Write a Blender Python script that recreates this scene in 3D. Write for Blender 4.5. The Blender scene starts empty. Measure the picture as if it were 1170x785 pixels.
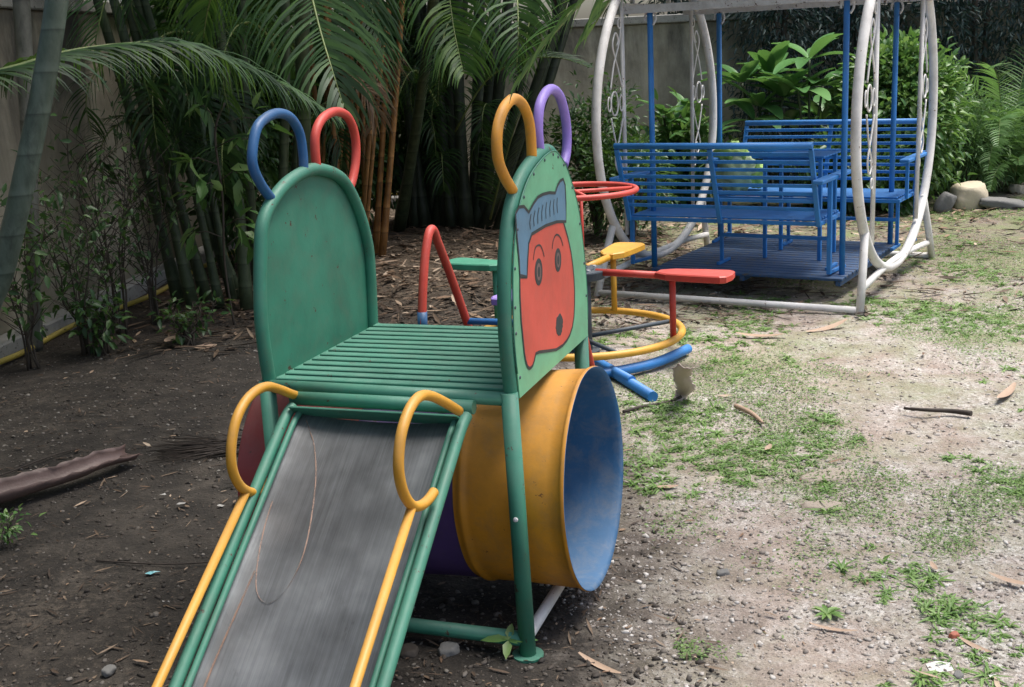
import bpy, math, random
import numpy as np
from mathutils import Vector, Matrix, noise

R = random.Random(7)
NR = np.random.default_rng(11)
rad = math.radians
scene = bpy.context.scene
col = scene.collection

# ------------------------------------------------------------------ camera
CAM_H, PITCH, ROLL, FPX = 1.5724, .2407, .0488, 1353.8
fwd = Vector((0, math.cos(PITCH), -math.sin(PITCH)))
up0 = Vector((0, math.sin(PITCH), math.cos(PITCH)))
r0 = Vector((1, 0, 0))
cr, sr = math.cos(ROLL), math.sin(ROLL)
rx = r0 * cr - up0 * sr
ux = r0 * sr + up0 * cr
cam = bpy.data.objects.new('camera', bpy.data.cameras.new('camera'))
col.objects.link(cam)
m = Matrix((rx, ux, -fwd)).transposed().to_4x4()
m.translation = (0, 0, CAM_H)
cam.matrix_world = m
cam.data.sensor_width = 36
cam.data.lens = FPX / 1170 * 36
cam.data.clip_start = .05
cam.data.clip_end = 2000
scene.camera = cam

def ray(px, py):
    a, b = px - 585, py - 392
    return rx * a - ux * b + fwd * FPX

def G(px, py, z=0.0):
    """ground (or height z) point under a place measured in the photograph"""
    v = ray(px, py); t = (z - CAM_H) / v.z
    return Vector((v.x * t, v.y * t, z))

def D(px, py, d):
    v = ray(px, py); t = d / v.y
    return Vector((v.x * t, d, CAM_H + v.z * t))

# ------------------------------------------------------------------ materials
def ramp(nt, fac, stops):
    n = nt.nodes.new('ShaderNodeValToRGB')
    e = n.color_ramp.elements
    while len(e) < len(stops): e.new(.5)
    for el, (p, c) in zip(e, stops):
        el.position = p; el.color = (c[0], c[1], c[2], 1) if len(c) == 3 else c
    nt.links.new(fac, n.inputs['Fac'])
    return n.outputs['Color']

def newmat(name):
    mt = bpy.data.materials.new(name); mt.use_nodes = True
    nt = mt.node_tree
    return mt, nt, nt.nodes['Principled BSDF'], nt.nodes['Material Output']

def noise_n(nt, scale, detail=5, rough=.6, vec=None, dist=0, w=None):
    n = nt.nodes.new('ShaderNodeTexNoise')
    n.inputs['Scale'].default_value = scale; n.inputs['Detail'].default_value = detail
    n.inputs['Roughness'].default_value = rough; n.inputs['Distortion'].default_value = dist
    if vec is not None: nt.links.new(vec, n.inputs['Vector'])
    return n.outputs['Fac']

def coord(nt, kind='Object', scale=None):
    tc = nt.nodes.new('ShaderNodeTexCoord').outputs[kind]
    if scale:
        mp = nt.nodes.new('ShaderNodeMapping'); mp.inputs['Scale'].default_value = scale
        nt.links.new(tc, mp.inputs['Vector']); return mp.outputs['Vector']
    return tc

def mixc(nt, fac, a, b, blend='MIX'):
    n = nt.nodes.new('ShaderNodeMix'); n.data_type = 'RGBA'; n.blend_type = blend
    for s, v in ((0, fac), (6, a), (7, b)):
        if hasattr(v, 'is_output') or isinstance(v, bpy.types.NodeSocket): nt.links.new(v, n.inputs[s])
        elif s == 0: n.inputs[0].default_value = v
        else: n.inputs[s].default_value = (*v[:3], 1)
    return n.outputs[2]

def mathn(nt, op, a, b=None, clamp=False):
    n = nt.nodes.new('ShaderNodeMath'); n.operation = op; n.use_clamp = clamp
    for i, v in enumerate((a, b)):
        if v is None: continue
        if isinstance(v, bpy.types.NodeSocket): nt.links.new(v, n.inputs[i])
        else: n.inputs[i].default_value = v
    return n.outputs[0]

def bump(nt, h, strength, dist=.01, chain=None):
    n = nt.nodes.new('ShaderNodeBump'); n.inputs['Strength'].default_value = strength
    n.inputs['Distance'].default_value = dist
    nt.links.new(h, n.inputs['Height'])
    if chain is not None: nt.links.new(chain, n.inputs['Normal'])
    return n.outputs['Normal']

def paint(name, c, rough=.42, chips=.64, dirt=.5, rust=(.07, .03, .015), dust=(.16, .13, .1)):
    mt, nt, bs, out = newmat(name)
    v = coord(nt)
    big = noise_n(nt, 5, 6, .65, v); fine = noise_n(nt, 60, 4, .7, v)
    base = ramp(nt, big, [(.3, [x * .74 for x in c]), (.55, c), (.8, [min(1, x * 1.12 + .012) for x in c])])
    dm = ramp(nt, noise_n(nt, 11, 8, .75, v, .4), [(.46, (0, 0, 0)), (.75, (1, 1, 1))])
    base = mixc(nt, mathn(nt, 'MULTIPLY', dm, dirt * .55), base, dust)
    cm = ramp(nt, mathn(nt, 'ADD', mathn(nt, 'MULTIPLY', fine, .45), mathn(nt, 'MULTIPLY', noise_n(nt, 17, 5, .7, v), .55)), [(chips - .045, (0, 0, 0)), (chips - .030, (1, 1, 1))])
    base = mixc(nt, cm, base, rust)
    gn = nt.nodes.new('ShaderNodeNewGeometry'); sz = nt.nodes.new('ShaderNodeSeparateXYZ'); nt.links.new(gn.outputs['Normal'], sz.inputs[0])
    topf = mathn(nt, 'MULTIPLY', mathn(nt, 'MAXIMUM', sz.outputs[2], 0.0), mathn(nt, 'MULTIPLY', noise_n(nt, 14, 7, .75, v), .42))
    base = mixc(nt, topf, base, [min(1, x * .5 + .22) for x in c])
    scr = ramp(nt, noise_n(nt, 3, 6, .8, coord(nt, 'Object', (22, 22, 2.5)), .3), [(.66, (0, 0, 0)), (.70, (1, 1, 1))])
    base = mixc(nt, mathn(nt, 'MULTIPLY', scr, .30 * dirt + .1), base, [x * .35 + .01 for x in c])
    nt.links.new(base, bs.inputs['Base Color'])
    rr = mathn(nt, 'ADD', mathn(nt, 'MULTIPLY', big, .3), rough - .04)
    nt.links.new(rr, bs.inputs['Roughness'])
    b1 = bump(nt, fine, .12, .004)
    b2 = bump(nt, noise_n(nt, 9, 3, .5, v), .15, .01, b1)
    b3 = bump(nt, mathn(nt, 'SUBTRACT', 1.0, cm), .3, .002, b2)
    nt.links.new(b3, bs.inputs['Normal'])
    return mt

def leafmat(name, stops, rough=.45, trans=.35, island=True, tcol=None):
    mt, nt, bs, out = newmat(name)
    g = nt.nodes.new('ShaderNodeNewGeometry')
    rnd = g.outputs['Random Per Island']
    f = mathn(nt, 'ADD', mathn(nt, 'MULTIPLY', rnd, .75), mathn(nt, 'MULTIPLY', noise_n(nt, 3.0, 3, .6, coord(nt)), .25))
    base = ramp(nt, f, stops)
    nt.links.new(base, bs.inputs['Base Color'])
    bs.inputs['Roughness'].default_value = rough
    tr = nt.nodes.new('ShaderNodeBsdfTranslucent')
    nt.links.new(mixc(nt, .5, base, tcol or (.16, .30, .03)), tr.inputs['Color'])
    mx = nt.nodes.new('ShaderNodeMixShader'); mx.inputs[0].default_value = trans
    nt.links.new(bs.outputs[0], mx.inputs[1]); nt.links.new(tr.outputs[0], mx.inputs[2])
    nt.links.new(mx.outputs[0], out.inputs['Surface'])
    return mt

def islandmat(name, stops, rough=.8, bscale=30, bstr=.3):
    mt, nt, bs, out = newmat(name)
    g = nt.nodes.new('ShaderNodeNewGeometry')
    n = noise_n(nt, bscale, 5, .65, coord(nt))
    f = mathn(nt, 'ADD', mathn(nt, 'MULTIPLY', g.outputs['Random Per Island'], .8), mathn(nt, 'MULTIPLY', n, .2))
    nt.links.new(ramp(nt, f, stops), bs.inputs['Base Color'])
    bs.inputs['Roughness'].default_value = rough
    nt.links.new(bump(nt, n, bstr, .01), bs.inputs['Normal'])
    return mt

def stemmat(name, c1, c2, ringscale=9., rough=.55):
    mt, nt, bs, out = newmat(name)
    v = coord(nt)
    w = nt.nodes.new('ShaderNodeTexWave'); w.wave_type = 'BANDS'; w.bands_direction = 'Z'; w.wave_profile = 'SAW'
    w.inputs['Scale'].default_value = ringscale / 6.283; w.inputs['Distortion'].default_value = .6; w.inputs['Detail'].default_value = 1
    nt.links.new(v, w.inputs['Vector'])
    body = ramp(nt, noise_n(nt, 7, 6, .7, coord(nt, 'Object', (2, 2, .7))), [(.3, c1), (.7, c2)])
    ringm = ramp(nt, w.outputs['Fac'], [(0, (1, 1, 1)), (.05, (.0, .0, .0)), (.93, (0, 0, 0)), (1, (.5, .5, .5))])
    pale = ramp(nt, w.outputs['Fac'], [(0, (0, 0, 0)), (.05, (1, 1, 1)), (.12, (1, 1, 1)), (.3, (0, 0, 0))])
    body = mixc(nt, mathn(nt, 'MULTIPLY', pale, mathn(nt, 'MULTIPLY', noise_n(nt, 9, 4, .6, v), .5)), body, [min(1, x * 1.5 + .03) for x in c2])
    body = mixc(nt, ramp(nt, noise_n(nt, 4, 7, .75, coord(nt, 'Object', (3, 3, 1.2)), .6), [(.5, (0, 0, 0)), (.66, (.7, .7, .7))]), body, [x * .45 + .012 for x in c1])
    base = mixc(nt, mathn(nt, 'MULTIPLY', ringm, .6), body, [x * .25 for x in c1])
    nt.links.new(base, bs.inputs['Base Color']); bs.inputs['Roughness'].default_value = rough
    b = bump(nt, noise_n(nt, 60, 4, .6, v), .15, .004)
    nt.links.new(bump(nt, ringm, -.5, .006, b), bs.inputs['Normal'])
    return mt

M = {}
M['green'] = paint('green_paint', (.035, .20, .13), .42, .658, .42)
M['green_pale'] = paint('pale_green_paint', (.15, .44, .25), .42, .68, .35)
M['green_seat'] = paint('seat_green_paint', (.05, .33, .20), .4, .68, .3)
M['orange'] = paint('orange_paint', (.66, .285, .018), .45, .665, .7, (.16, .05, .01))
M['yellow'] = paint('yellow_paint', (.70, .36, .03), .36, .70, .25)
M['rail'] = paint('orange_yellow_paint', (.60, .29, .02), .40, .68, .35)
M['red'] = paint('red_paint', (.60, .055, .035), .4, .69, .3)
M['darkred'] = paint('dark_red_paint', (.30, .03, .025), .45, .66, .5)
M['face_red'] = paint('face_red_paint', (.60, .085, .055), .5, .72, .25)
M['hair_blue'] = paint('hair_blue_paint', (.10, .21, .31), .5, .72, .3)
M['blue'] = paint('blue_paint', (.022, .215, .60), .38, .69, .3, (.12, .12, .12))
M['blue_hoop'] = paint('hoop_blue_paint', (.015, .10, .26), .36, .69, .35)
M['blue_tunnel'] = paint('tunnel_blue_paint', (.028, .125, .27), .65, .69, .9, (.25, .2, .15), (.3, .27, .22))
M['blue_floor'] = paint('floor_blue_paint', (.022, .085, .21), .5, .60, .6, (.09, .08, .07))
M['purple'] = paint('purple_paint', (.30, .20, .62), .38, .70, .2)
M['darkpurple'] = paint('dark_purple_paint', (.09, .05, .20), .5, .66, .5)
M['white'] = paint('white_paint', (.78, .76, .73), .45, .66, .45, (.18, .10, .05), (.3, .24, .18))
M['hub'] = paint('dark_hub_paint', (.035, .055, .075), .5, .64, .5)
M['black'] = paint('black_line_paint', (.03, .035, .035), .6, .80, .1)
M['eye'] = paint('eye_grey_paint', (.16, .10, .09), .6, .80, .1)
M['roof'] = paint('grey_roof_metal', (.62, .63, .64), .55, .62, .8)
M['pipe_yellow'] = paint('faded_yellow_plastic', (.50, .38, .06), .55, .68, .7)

def mat_steel():
    mt, nt, bs, out = newmat('worn_slide_steel')
    v = coord(nt, 'Object', (60, .8, .8))
    s = noise_n(nt, 2.2, 8, .75, v); s2 = noise_n(nt, 9, 4, .8, v)
    cl = noise_n(nt, 3.2, 5, .6, coord(nt))
    f = mathn(nt, 'ADD', mathn(nt, 'MULTIPLY', s, .38), mathn(nt, 'MULTIPLY', cl, .62))
    base = ramp(nt, f, [(.36, (.17, .17, .18)), (.5, (.27, .275, .29)), (.64, (.40, .41, .43))])
    base = mixc(nt, ramp(nt, noise_n(nt, 7, 6, .7, coord(nt, 'Object', (3, 1, 1)), .8), [(.62, (0, 0, 0)), (.74, (.35, .35, .35))]), base, (.09, .085, .08))
    sc = ramp(nt, s2, [(.58, (0, 0, 0)), (.66, (1, 1, 1))])
    base = mixc(nt, mathn(nt, 'MULTIPLY', sc, .42), base, (.42, .42, .44))
    nt.links.new(base, bs.inputs['Base Color'])
    bs.inputs['Metallic'].default_value = .8
    nt.links.new(mathn(nt, 'ADD', mathn(nt, 'MULTIPLY', cl, .35), .20), bs.inputs['Roughness'])
    b = bump(nt, s2, .08, .002)
    nt.links.new(bump(nt, noise_n(nt, 4, 2, .5, coord(nt)), .25, .02, b), bs.inputs['Normal'])
    return mt
M['steel'] = mat_steel()

def mat_scuff():
    mt, nt, bs, out = newmat('rust_scratch')
    bs.inputs['Base Color'].default_value = (.30, .19, .14, 1); bs.inputs['Roughness'].default_value = .7
    t = nt.nodes.new('ShaderNodeBsdfTransparent'); mx = nt.nodes.new('ShaderNodeMixShader')
    f = ramp(nt, noise_n(nt, 30, 5, .7, coord(nt)), [(.35, (.6, .6, .6)), (.65, (.12, .12, .12))])
    nt.links.new(f, mx.inputs[0]); nt.links.new(bs.outputs[0], mx.inputs[1]); nt.links.new(t.outputs[0], mx.inputs[2])
    nt.links.new(mx.outputs[0], out.inputs['Surface'])
    return mt
M['scuff'] = mat_scuff()

def mat_wall():
    mt, nt, bs, out = newmat('stained_concrete_render')
    v = coord(nt); vs = coord(nt, 'Object', (.8, .8, .2))
    base = ramp(nt, noise_n(nt, 1.3, 8, .65, v, .3), [(.3, (.32, .28, .20)), (.5, (.50, .45, .34)), (.7, (.64, .58, .46))])
    st = ramp(nt, noise_n(nt, 1.7, 8, .7, vs, .5), [(.38, (0, 0, 0)), (.60, (1, 1, 1))])
    sp = nt.nodes.new('ShaderNodeSeparateXYZ'); nt.links.new(v, sp.inputs[0])
    top = ramp(nt, mathn(nt, 'ADD', mathn(nt, 'MULTIPLY', sp.outputs[2], .5), mathn(nt, 'MULTIPLY', noise_n(nt, 3, 5, .6, vs), .35)), [(.55, (.35, .35, .35)), (1.1, (1, 1, 1))])
    base = mixc(nt, mathn(nt, 'MULTIPLY', st, mathn(nt, 'MULTIPLY', top, .95)), base, (.060, .056, .050))
    low = ramp(nt, mathn(nt, 'ADD', sp.outputs[2], mathn(nt, 'MULTIPLY', noise_n(nt, 4, 5, .6, v), .6)), [(.28, (1, 1, 1)), (.75, (0, 0, 0))])
    base = mixc(nt, mathn(nt, 'MULTIPLY', low, .65), base, (.10, .085, .05))
    nt.links.new(base, bs.inputs['Base Color']); bs.inputs['Roughness'].default_value = .9
    b = bump(nt, noise_n(nt, 45, 6, .7, v), .35, .01)
    nt.links.new(bump(nt, noise_n(nt, 2.5, 4, .6, v), .4, .04, b), bs.inputs['Normal'])
    return mt
M['wall'] = mat_wall()
M['coping'] = paint('coping_concrete', (.36, .35, .32), .85, .62, .8, (.08, .08, .07), (.12, .12, .1))

def mat_ground():
    mt, nt, bs, out = newmat('garden_soil_and_gravel')
    v = coord(nt)
    sp = nt.nodes.new('ShaderNodeSeparateXYZ'); nt.links.new(v, sp.inputs[0])
    n1 = noise_n(nt, 1.1, 6, .6, v); n2 = noise_n(nt, 6, 8, .7, v); n3 = noise_n(nt, 42, 6, .75, v); n4 = noise_n(nt, 160, 3, .7, v)
    vo = nt.nodes.new('ShaderNodeTexVoronoi'); vo.inputs['Scale'].default_value = 75; nt.links.new(v, vo.inputs['Vector'])
    vo2 = nt.nodes.new('ShaderNodeTexVoronoi'); vo2.inputs['Scale'].default_value = 190; nt.links.new(v, vo2.inputs['Vector'])
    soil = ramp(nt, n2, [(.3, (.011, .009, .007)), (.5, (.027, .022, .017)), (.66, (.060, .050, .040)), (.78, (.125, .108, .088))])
    sand = ramp(nt, n2, [(.3, (.225, .172, .14)), (.5, (.36, .295, .25)), (.7, (.465, .405, .355))])
    gcol = ramp(nt, vo.outputs['Color'], [(.2, (.21, .19, .175)), (.55, (.40, .375, .355)), (.85, (.60, .58, .56))])
    gm = ramp(nt, mathn(nt, 'ADD', mathn(nt, 'MULTIPLY', n1, .55), mathn(nt, 'MULTIPLY', n2, .45)), [(.44, (0, 0, 0)), (.60, (1, 1, 1))])
    sand = mixc(nt, mathn(nt, 'MULTIPLY', gm, .75), sand, gcol)
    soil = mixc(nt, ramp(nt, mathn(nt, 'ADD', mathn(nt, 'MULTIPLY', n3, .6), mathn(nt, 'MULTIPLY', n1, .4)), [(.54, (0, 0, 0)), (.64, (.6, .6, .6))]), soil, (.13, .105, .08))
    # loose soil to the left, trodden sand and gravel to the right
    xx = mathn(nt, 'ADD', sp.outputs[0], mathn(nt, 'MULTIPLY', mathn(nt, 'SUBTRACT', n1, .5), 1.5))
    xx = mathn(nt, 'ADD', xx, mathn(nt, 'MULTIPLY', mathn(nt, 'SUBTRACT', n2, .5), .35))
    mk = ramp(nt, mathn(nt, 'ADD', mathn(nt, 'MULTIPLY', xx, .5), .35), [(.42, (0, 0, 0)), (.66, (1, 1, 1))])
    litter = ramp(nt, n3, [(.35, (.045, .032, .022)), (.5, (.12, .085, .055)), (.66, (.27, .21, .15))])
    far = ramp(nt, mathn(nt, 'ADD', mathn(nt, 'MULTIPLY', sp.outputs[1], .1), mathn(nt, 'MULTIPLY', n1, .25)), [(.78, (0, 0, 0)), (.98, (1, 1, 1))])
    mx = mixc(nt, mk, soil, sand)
    mx = mixc(nt, mathn(nt, 'MULTIPLY', far, .72), mx, litter)
    # thin green film of moss between stones
    ms = mathn(nt, 'MULTIPLY', ramp(nt, mathn(nt, 'ADD', mathn(nt, 'MULTIPLY', noise_n(nt, 2.1, 7, .72, v, .3), .8), mathn(nt, 'MULTIPLY', n3, .2)), [(.44, (0, 0, 0)), (.60, (1, 1, 1))]), mk)
    mx = mixc(nt, mathn(nt, 'MULTIPLY', ms, mathn(nt, 'MULTIPLY', sp.outputs[1], .085, True)), mx, (.17, .215, .08))
    mx = mixc(nt, .55, mx, ramp(nt, n4, [(.3, (.25, .25, .25)), (.7, (.8, .8, .8))]), 'OVERLAY')
    nt.links.new(mx, bs.inputs['Base Color']); bs.inputs['Roughness'].default_value = .92
    b = bump(nt, vo.outputs['Distance'], .45, .008)
    b = bump(nt, vo2.outputs['Distance'], .3, .004, b)
    b = bump(nt, n3, .6, .012, b)
    b = bump(nt, n2, .5, .03, b)
    nt.links.new(b, bs.inputs['Normal'])
    return mt
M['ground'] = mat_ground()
M['pebble_l'] = islandmat('pale_pebbles', [(0, (.13, .11, .095)), (.35, (.27, .235, .205)), (.7, (.40, .365, .33)), (1, (.62, .60, .57))])
M['pebble_d'] = islandmat('dark_pebbles', [(0, (.022, .018, .014)), (.5, (.055, .044, .035)), (.8, (.11, .095, .08)), (1, (.23, .21, .19))])
M['pebble_m'] = islandmat('brown_grit_stone', [(0, (.06, .05, .04)), (.5, (.13, .115, .095)), (.85, (.24, .22, .19)), (1, (.42, .40, .36))])
M['litter_l'] = islandmat('dry_leaf_litter', [(0, (.09, .05, .03)), (.35, (.20, .125, .075)), (.7, (.36, .26, .18)), (1, (.52, .42, .32))], .75)
M['litter_d'] = islandmat('damp_leaf_litter', [(0, (.028, .018, .012)), (.5, (.085, .055, .035)), (.8, (.17, .12, .08)), (1, (.30, .23, .17))], .75)
M['dry_leaf'] = islandmat('dry_leaf_skin', [(0, (.24, .13, .08)), (.5, (.38, .26, .18)), (1, (.55, .45, .36))], .7)
M['sheath'] = islandmat('dry_palm_sheath_skin', [(0, (.06, .038, .032)), (.5, (.13, .085, .072)), (1, (.24, .17, .15))], .5, 14, .5)
M['sheath_pale'] = islandmat('pale_palm_sheath_skin', [(0, (.40, .30, .275)), (.5, (.46, .36, .33)), (1, (.52, .43, .40))], .55, 14, .5)
M['twig'] = islandmat('dark_twig_bark', [(0, (.02, .016, .014)), (1, (.06, .045, .035))], .8)
M['bark'] = islandmat('shrub_bark', [(0, (.035, .028, .022)), (1, (.10, .08, .06))], .85)
M['rock'] = islandmat('weathered_rock', [(0, (.30, .26, .20)), (.5, (.38, .33, .26)), (1, (.48, .43, .36))], .9, 12, .8)
M['sandstone'] = islandmat('sandy_stone', [(0, (.24, .19, .15)), (.5, (.32, .27, .22)), (1, (.42, .37, .31))], .95, 25, .8)
M['rock_tan'] = islandmat('tan_rock_face', [(0, (.40, .33, .23)), (.5, (.50, .43, .31)), (1, (.60, .53, .41))], .9, 9, .8)
M['rock_grey'] = islandmat('grey_rock', [(0, (.09, .09, .085)), (1, (.22, .215, .205))], .9, 12, .8)
M['grass'] = leafmat('short_grass', [(0, (.09, .19, .04)), (.5, (.19, .33, .085)), (.9, (.32, .46, .17)), (1, (.45, .40, .22))], .5, .35)
M['creeper'] = leafmat('creeping_weed', [(0, (.09, .16, .045)), (.5, (.18, .29, .09)), (1, (.30, .40, .16))], .6, .3)
M['palm'] = leafmat('palm_leaflet', [(0, (.007, .026, .009)), (.5, (.020, .062, .020)), (.88, (.060, .135, .035)), (.96, (.17, .12, .05))], .55, .3)
M['palm_light'] = leafmat('pale_palm_leaflet', [(0, (.018, .06, .014)), (.5, (.045, .125, .028)), (1, (.16, .28, .05))], .5, .4)
M['palm_dead'] = leafmat('dead_palm_leaflet', [(0, (.07, .04, .02)), (.5, (.16, .10, .05)), (1, (.30, .20, .11))], .7, .15, tcol=(.3, .18, .06))
M['rachis'] = stemmat('frond_rib', (.10, .15, .035), (.19, .23, .07), 2)
M['cane_green'] = stemmat('green_cane', (.028, .048, .020), (.085, .115, .055), 13.)
M['cane_blue'] = stemmat('bloomy_cane', (.045, .072, .048), (.135, .175, .135), 15., .5)
M['cane_orange'] = stemmat('orange_cane', (.14, .06, .015), (.42, .21, .06), 10.)
M['cane_grey'] = stemmat('grey_cane', (.10, .105, .085), (.24, .235, .20), 6.)
M['cane_dark'] = stemmat('dark_cane', (.014, .024, .012), (.048, .062, .034), 7.)
M['shrub'] = leafmat('shrub_leaf', [(0, (.018, .052, .016)), (.5, (.045, .11, .034)), (.93, (.10, .19, .055)), (1, (.24, .22, .07))], .42, .3)
M['shrub_light'] = leafmat('bright_shrub_leaf', [(0, (.04, .12, .04)), (.5, (.12, .25, .07)), (.9, (.27, .40, .14)), (1, (.42, .45, .15))], .38, .35)
M['bigleaf'] = leafmat('broad_glossy_leaf', [(0, (.06, .16, .05)), (.5, (.12, .28, .09)), (1, (.21, .40, .14))], .3, .3)
M['hedge'] = leafmat('dark_backdrop_leaf', [(0, (.016, .036, .034)), (.5, (.032, .062, .056)), (1, (.06, .105, .085))], .55, .2, tcol=(.05, .11, .05))
M['tree'] = leafmat('tree_leaf', [(0, (.025, .065, .018)), (.5, (.05, .12, .03)), (1, (.13, .24, .05))], .45, .4)
M['fern'] = leafmat('fern_leaflet', [(0, (.08, .17, .06)), (.5, (.16, .30, .11)), (1, (.3, .45, .2))], .45, .4)
M['sack_green'] = paint('lime_plastic', (.36, .58, .12), .5, .8, .2)
M['sack_white'] = paint('woven_plastic', (.40, .52, .28), .6, .8, .4)
M['paper'] = paint('dirty_paper', (.68, .66, .62), .8, .8, .3)
M['cyan_plastic'] = paint('torn_cyan_plastic', (.20, .52, .58), .4, .8, .3)
M['brick'] = paint('brick_chip', (.38, .11, .06), .85, .75, .5)

# ------------------------------------------------------------------ mesh building
def tag(o, label=None, cat=None, group=None, kind=None):
    if label: o['label'] = label
    if cat: o['category'] = cat
    if group: o['group'] = group
    if kind: o['kind'] = kind
    return o

def empty(name, loc, rz=0, label=None, cat=None, group=None):
    o = bpy.data.objects.new(name, None); col.objects.link(o)
    o.location = loc; o.rotation_euler = (0, 0, rz); o.empty_display_size = .1
    return tag(o, label, cat, group)

def spline(pts, n=6, closed=False):
    P = [Vector(p) for p in pts]; out = []
    L = len(P)
    rng = range(L) if closed else range(L - 1)
    for i in rng:
        if closed: a, b, c, d = P[(i - 1) % L], P[i], P[(i + 1) % L], P[(i + 2) % L]
        else: a, b, c, d = P[max(i - 1, 0)], P[i], P[i + 1], P[min(i + 2, L - 1)]
        for k in range(n):
            t = k / n
            out.append(.5 * ((2 * b) + (c - a) * t + (2 * a - 5 * b + 4 * c - d) * t * t + (3 * b - a - 3 * c + d) * t ** 3))
    if not closed: out.append(P[-1])
    return out

class MB:
    def __init__(s): s.v = []; s.f = []; s.sm = []
    def add(s, vs, fs, smooth=True):
        o = len(s.v); s.v.extend([tuple(q) for q in vs]); s.f.extend([tuple(i + o for i in f) for f in fs]); s.sm.extend([smooth] * len(fs))
    def tube(s, pts, r, seg=12, closed=False, flat=None):
        P = [Vector(p) for p in pts]; n = len(P)
        rr = r if hasattr(r, '__len__') else [r] * n
        vs = []; fs = []
        prevn = None
        for i in range(n):
            if closed: t = P[(i + 1) % n] - P[(i - 1) % n]
            else: t = P[min(i + 1, n - 1)] - P[max(i - 1, 0)]
            t.normalize()
            if prevn is None:
                a = Vector((0, 0, 1)) if abs(t.z) < .9 else Vector((1, 0, 0))
                nn = (a - t * a.dot(t)).normalized()
            else:
                nn = prevn - t * prevn.dot(t)
                nn = nn.normalized() if nn.length > 1e-6 else prevn
            prevn = nn; b = t.cross(nn)
            for k in range(seg):
                an = 2 * math.pi * k / seg
                vs.append(P[i] + (nn * math.cos(an) + b * math.sin(an)) * rr[i])
        m_ = n if closed else n - 1
        for i in range(m_):
            j = (i + 1) % n
            for k in range(seg):
                l = (k + 1) % seg
                fs.append((i * seg + k, i * seg + l, j * seg + l, j * seg + k))
        s.add(vs, fs, True)
        if not closed:
            o = len(s.v) - len(vs)
            s.f.append(tuple(o + k for k in range(seg))[::-1]); s.sm.append(False)
            s.f.append(tuple(o + (n - 1) * seg + k for k in range(seg))); s.sm.append(False)
        return s
    def box(s, c, size, rot=None, bev=.003):
        hx, hy, hz = [q / 2 for q in size]; b = min(bev, hx * .45, hy * .45, hz * .45)
        # chamfered box: 24 verts
        vs = []; idx = {}
        for sx_ in (-1, 1):
            for sy_ in (-1, 1):
                for sz_ in (-1, 1):
                    for ax in range(3):
                        p = [sx_ * (hx - b), sy_ * (hy - b), sz_ * (hz - b)]
                        p[ax] = (sx_, sy_, sz_)[ax] * (hx, hy, hz)[ax]
                        idx[(sx_, sy_, sz_, ax)] = len(vs); vs.append(Vector(p))
        fs = []
        for ax in range(3):
            o1, o2 = [(1, 2), (2, 0), (0, 1)][ax]
            for sg in (-1, 1):
                q = []
                for a_, b_ in ((-1, -1), (1, -1), (1, 1), (-1, 1)):
                    k = [0, 0, 0]; k[ax] = sg; k[o1] = a_; k[o2] = b_
                    q.append(idx[(*k, ax)])
                fs.append(tuple(q if sg > 0 else q[::-1]))
        for ax in range(3):   # edges along ax
            o1, o2 = [(1, 2), (2, 0), (0, 1)][ax]
            for a_ in (-1, 1):
                for b_ in (-1, 1):
                    def K(e, f_):
                        k = [0, 0, 0]; k[ax] = e; k[o1] = a_; k[o2] = b_
                        return idx[(*k, f_)]
                    q = [K(-1, o1), K(1, o1), K(1, o2), K(-1, o2)]
                    fs.append(tuple(q if a_ * b_ > 0 else q[::-1]))
        for sx_ in (-1, 1):
            for sy_ in (-1, 1):
                for sz_ in (-1, 1):
                    q = [idx[(sx_, sy_, sz_, a)] for a in range(3)]
                    fs.append(tuple(q if sx_ * sy_ * sz_ > 0 else q[::-1]))
        c = Vector(c)
        if rot is not None: vs = [rot @ q for q in vs]
        s.add([q + c for q in vs], fs, False); return s
    def bar(s, a, b, w, h, up=(0, 0, 1), bev=.002):
        a, b = Vector(a), Vector(b); t = (b - a); L = t.length; t.normalize()
        u = Vector(up); u = Vector((1, 0, 0)) if abs(t.dot(u)) > .995 else u; u = (u - t * u.dot(t)).normalized(); sd = t.cross(u)
        rot = Matrix((t, -sd, u)).transposed()
        rot = Matrix((t, u.cross(t), u)).transposed()
        return s.box((a + b) / 2, (L, w, h), rot, bev)
    def prism(s, poly, x0, x1, axis=0, smooth=False):
        """poly in the two other axes, extruded along axis"""
        n = len(poly)
        def mk(p, x): 
            q = list(p); q.insert(axis, x); return q
        vs = [mk(p, x0) for p in poly] + [mk(p, x1) for p in poly]
        fs = [(i, (i + 1) % n, n + (i + 1) % n, n + i) for i in range(n)]
        fs += [tuple(range(n))[::-1], tuple(range(n, 2 * n))]
        s.add(vs, fs, smooth); return s
    def lathe(s, prof, origin, ax, seg=64, smooth=True, dent=0):
        """prof: list of (distance along axis, radius)"""
        ax = Vector(ax).normalized(); u = Vector((0, 1, 0)) if abs(ax.y) < .9 else Vector((1, 0, 0))
        u = (u - ax * u.dot(ax)).normalized(); w = ax.cross(u); o = Vector(origin)
        vs = []; fs = []
        for d, r in prof:
            for k in range(seg):
                a = 2 * math.pi * k / seg
                q = r * (1 + dent * noise.noise(Vector((d * 7, math.cos(a) * 2.2, math.sin(a) * 2.2))))
                vs.append(o + ax * d + (u * math.cos(a) + w * math.sin(a)) * q)
        for i in range(len(prof) - 1):
            for k in range(seg):
                l = (k + 1) % seg
                fs.append((i * seg + k, (i + 1) * seg + k, (i + 1) * seg + l, i * seg + l))
        s.add(vs, fs, smooth); return s
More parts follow.
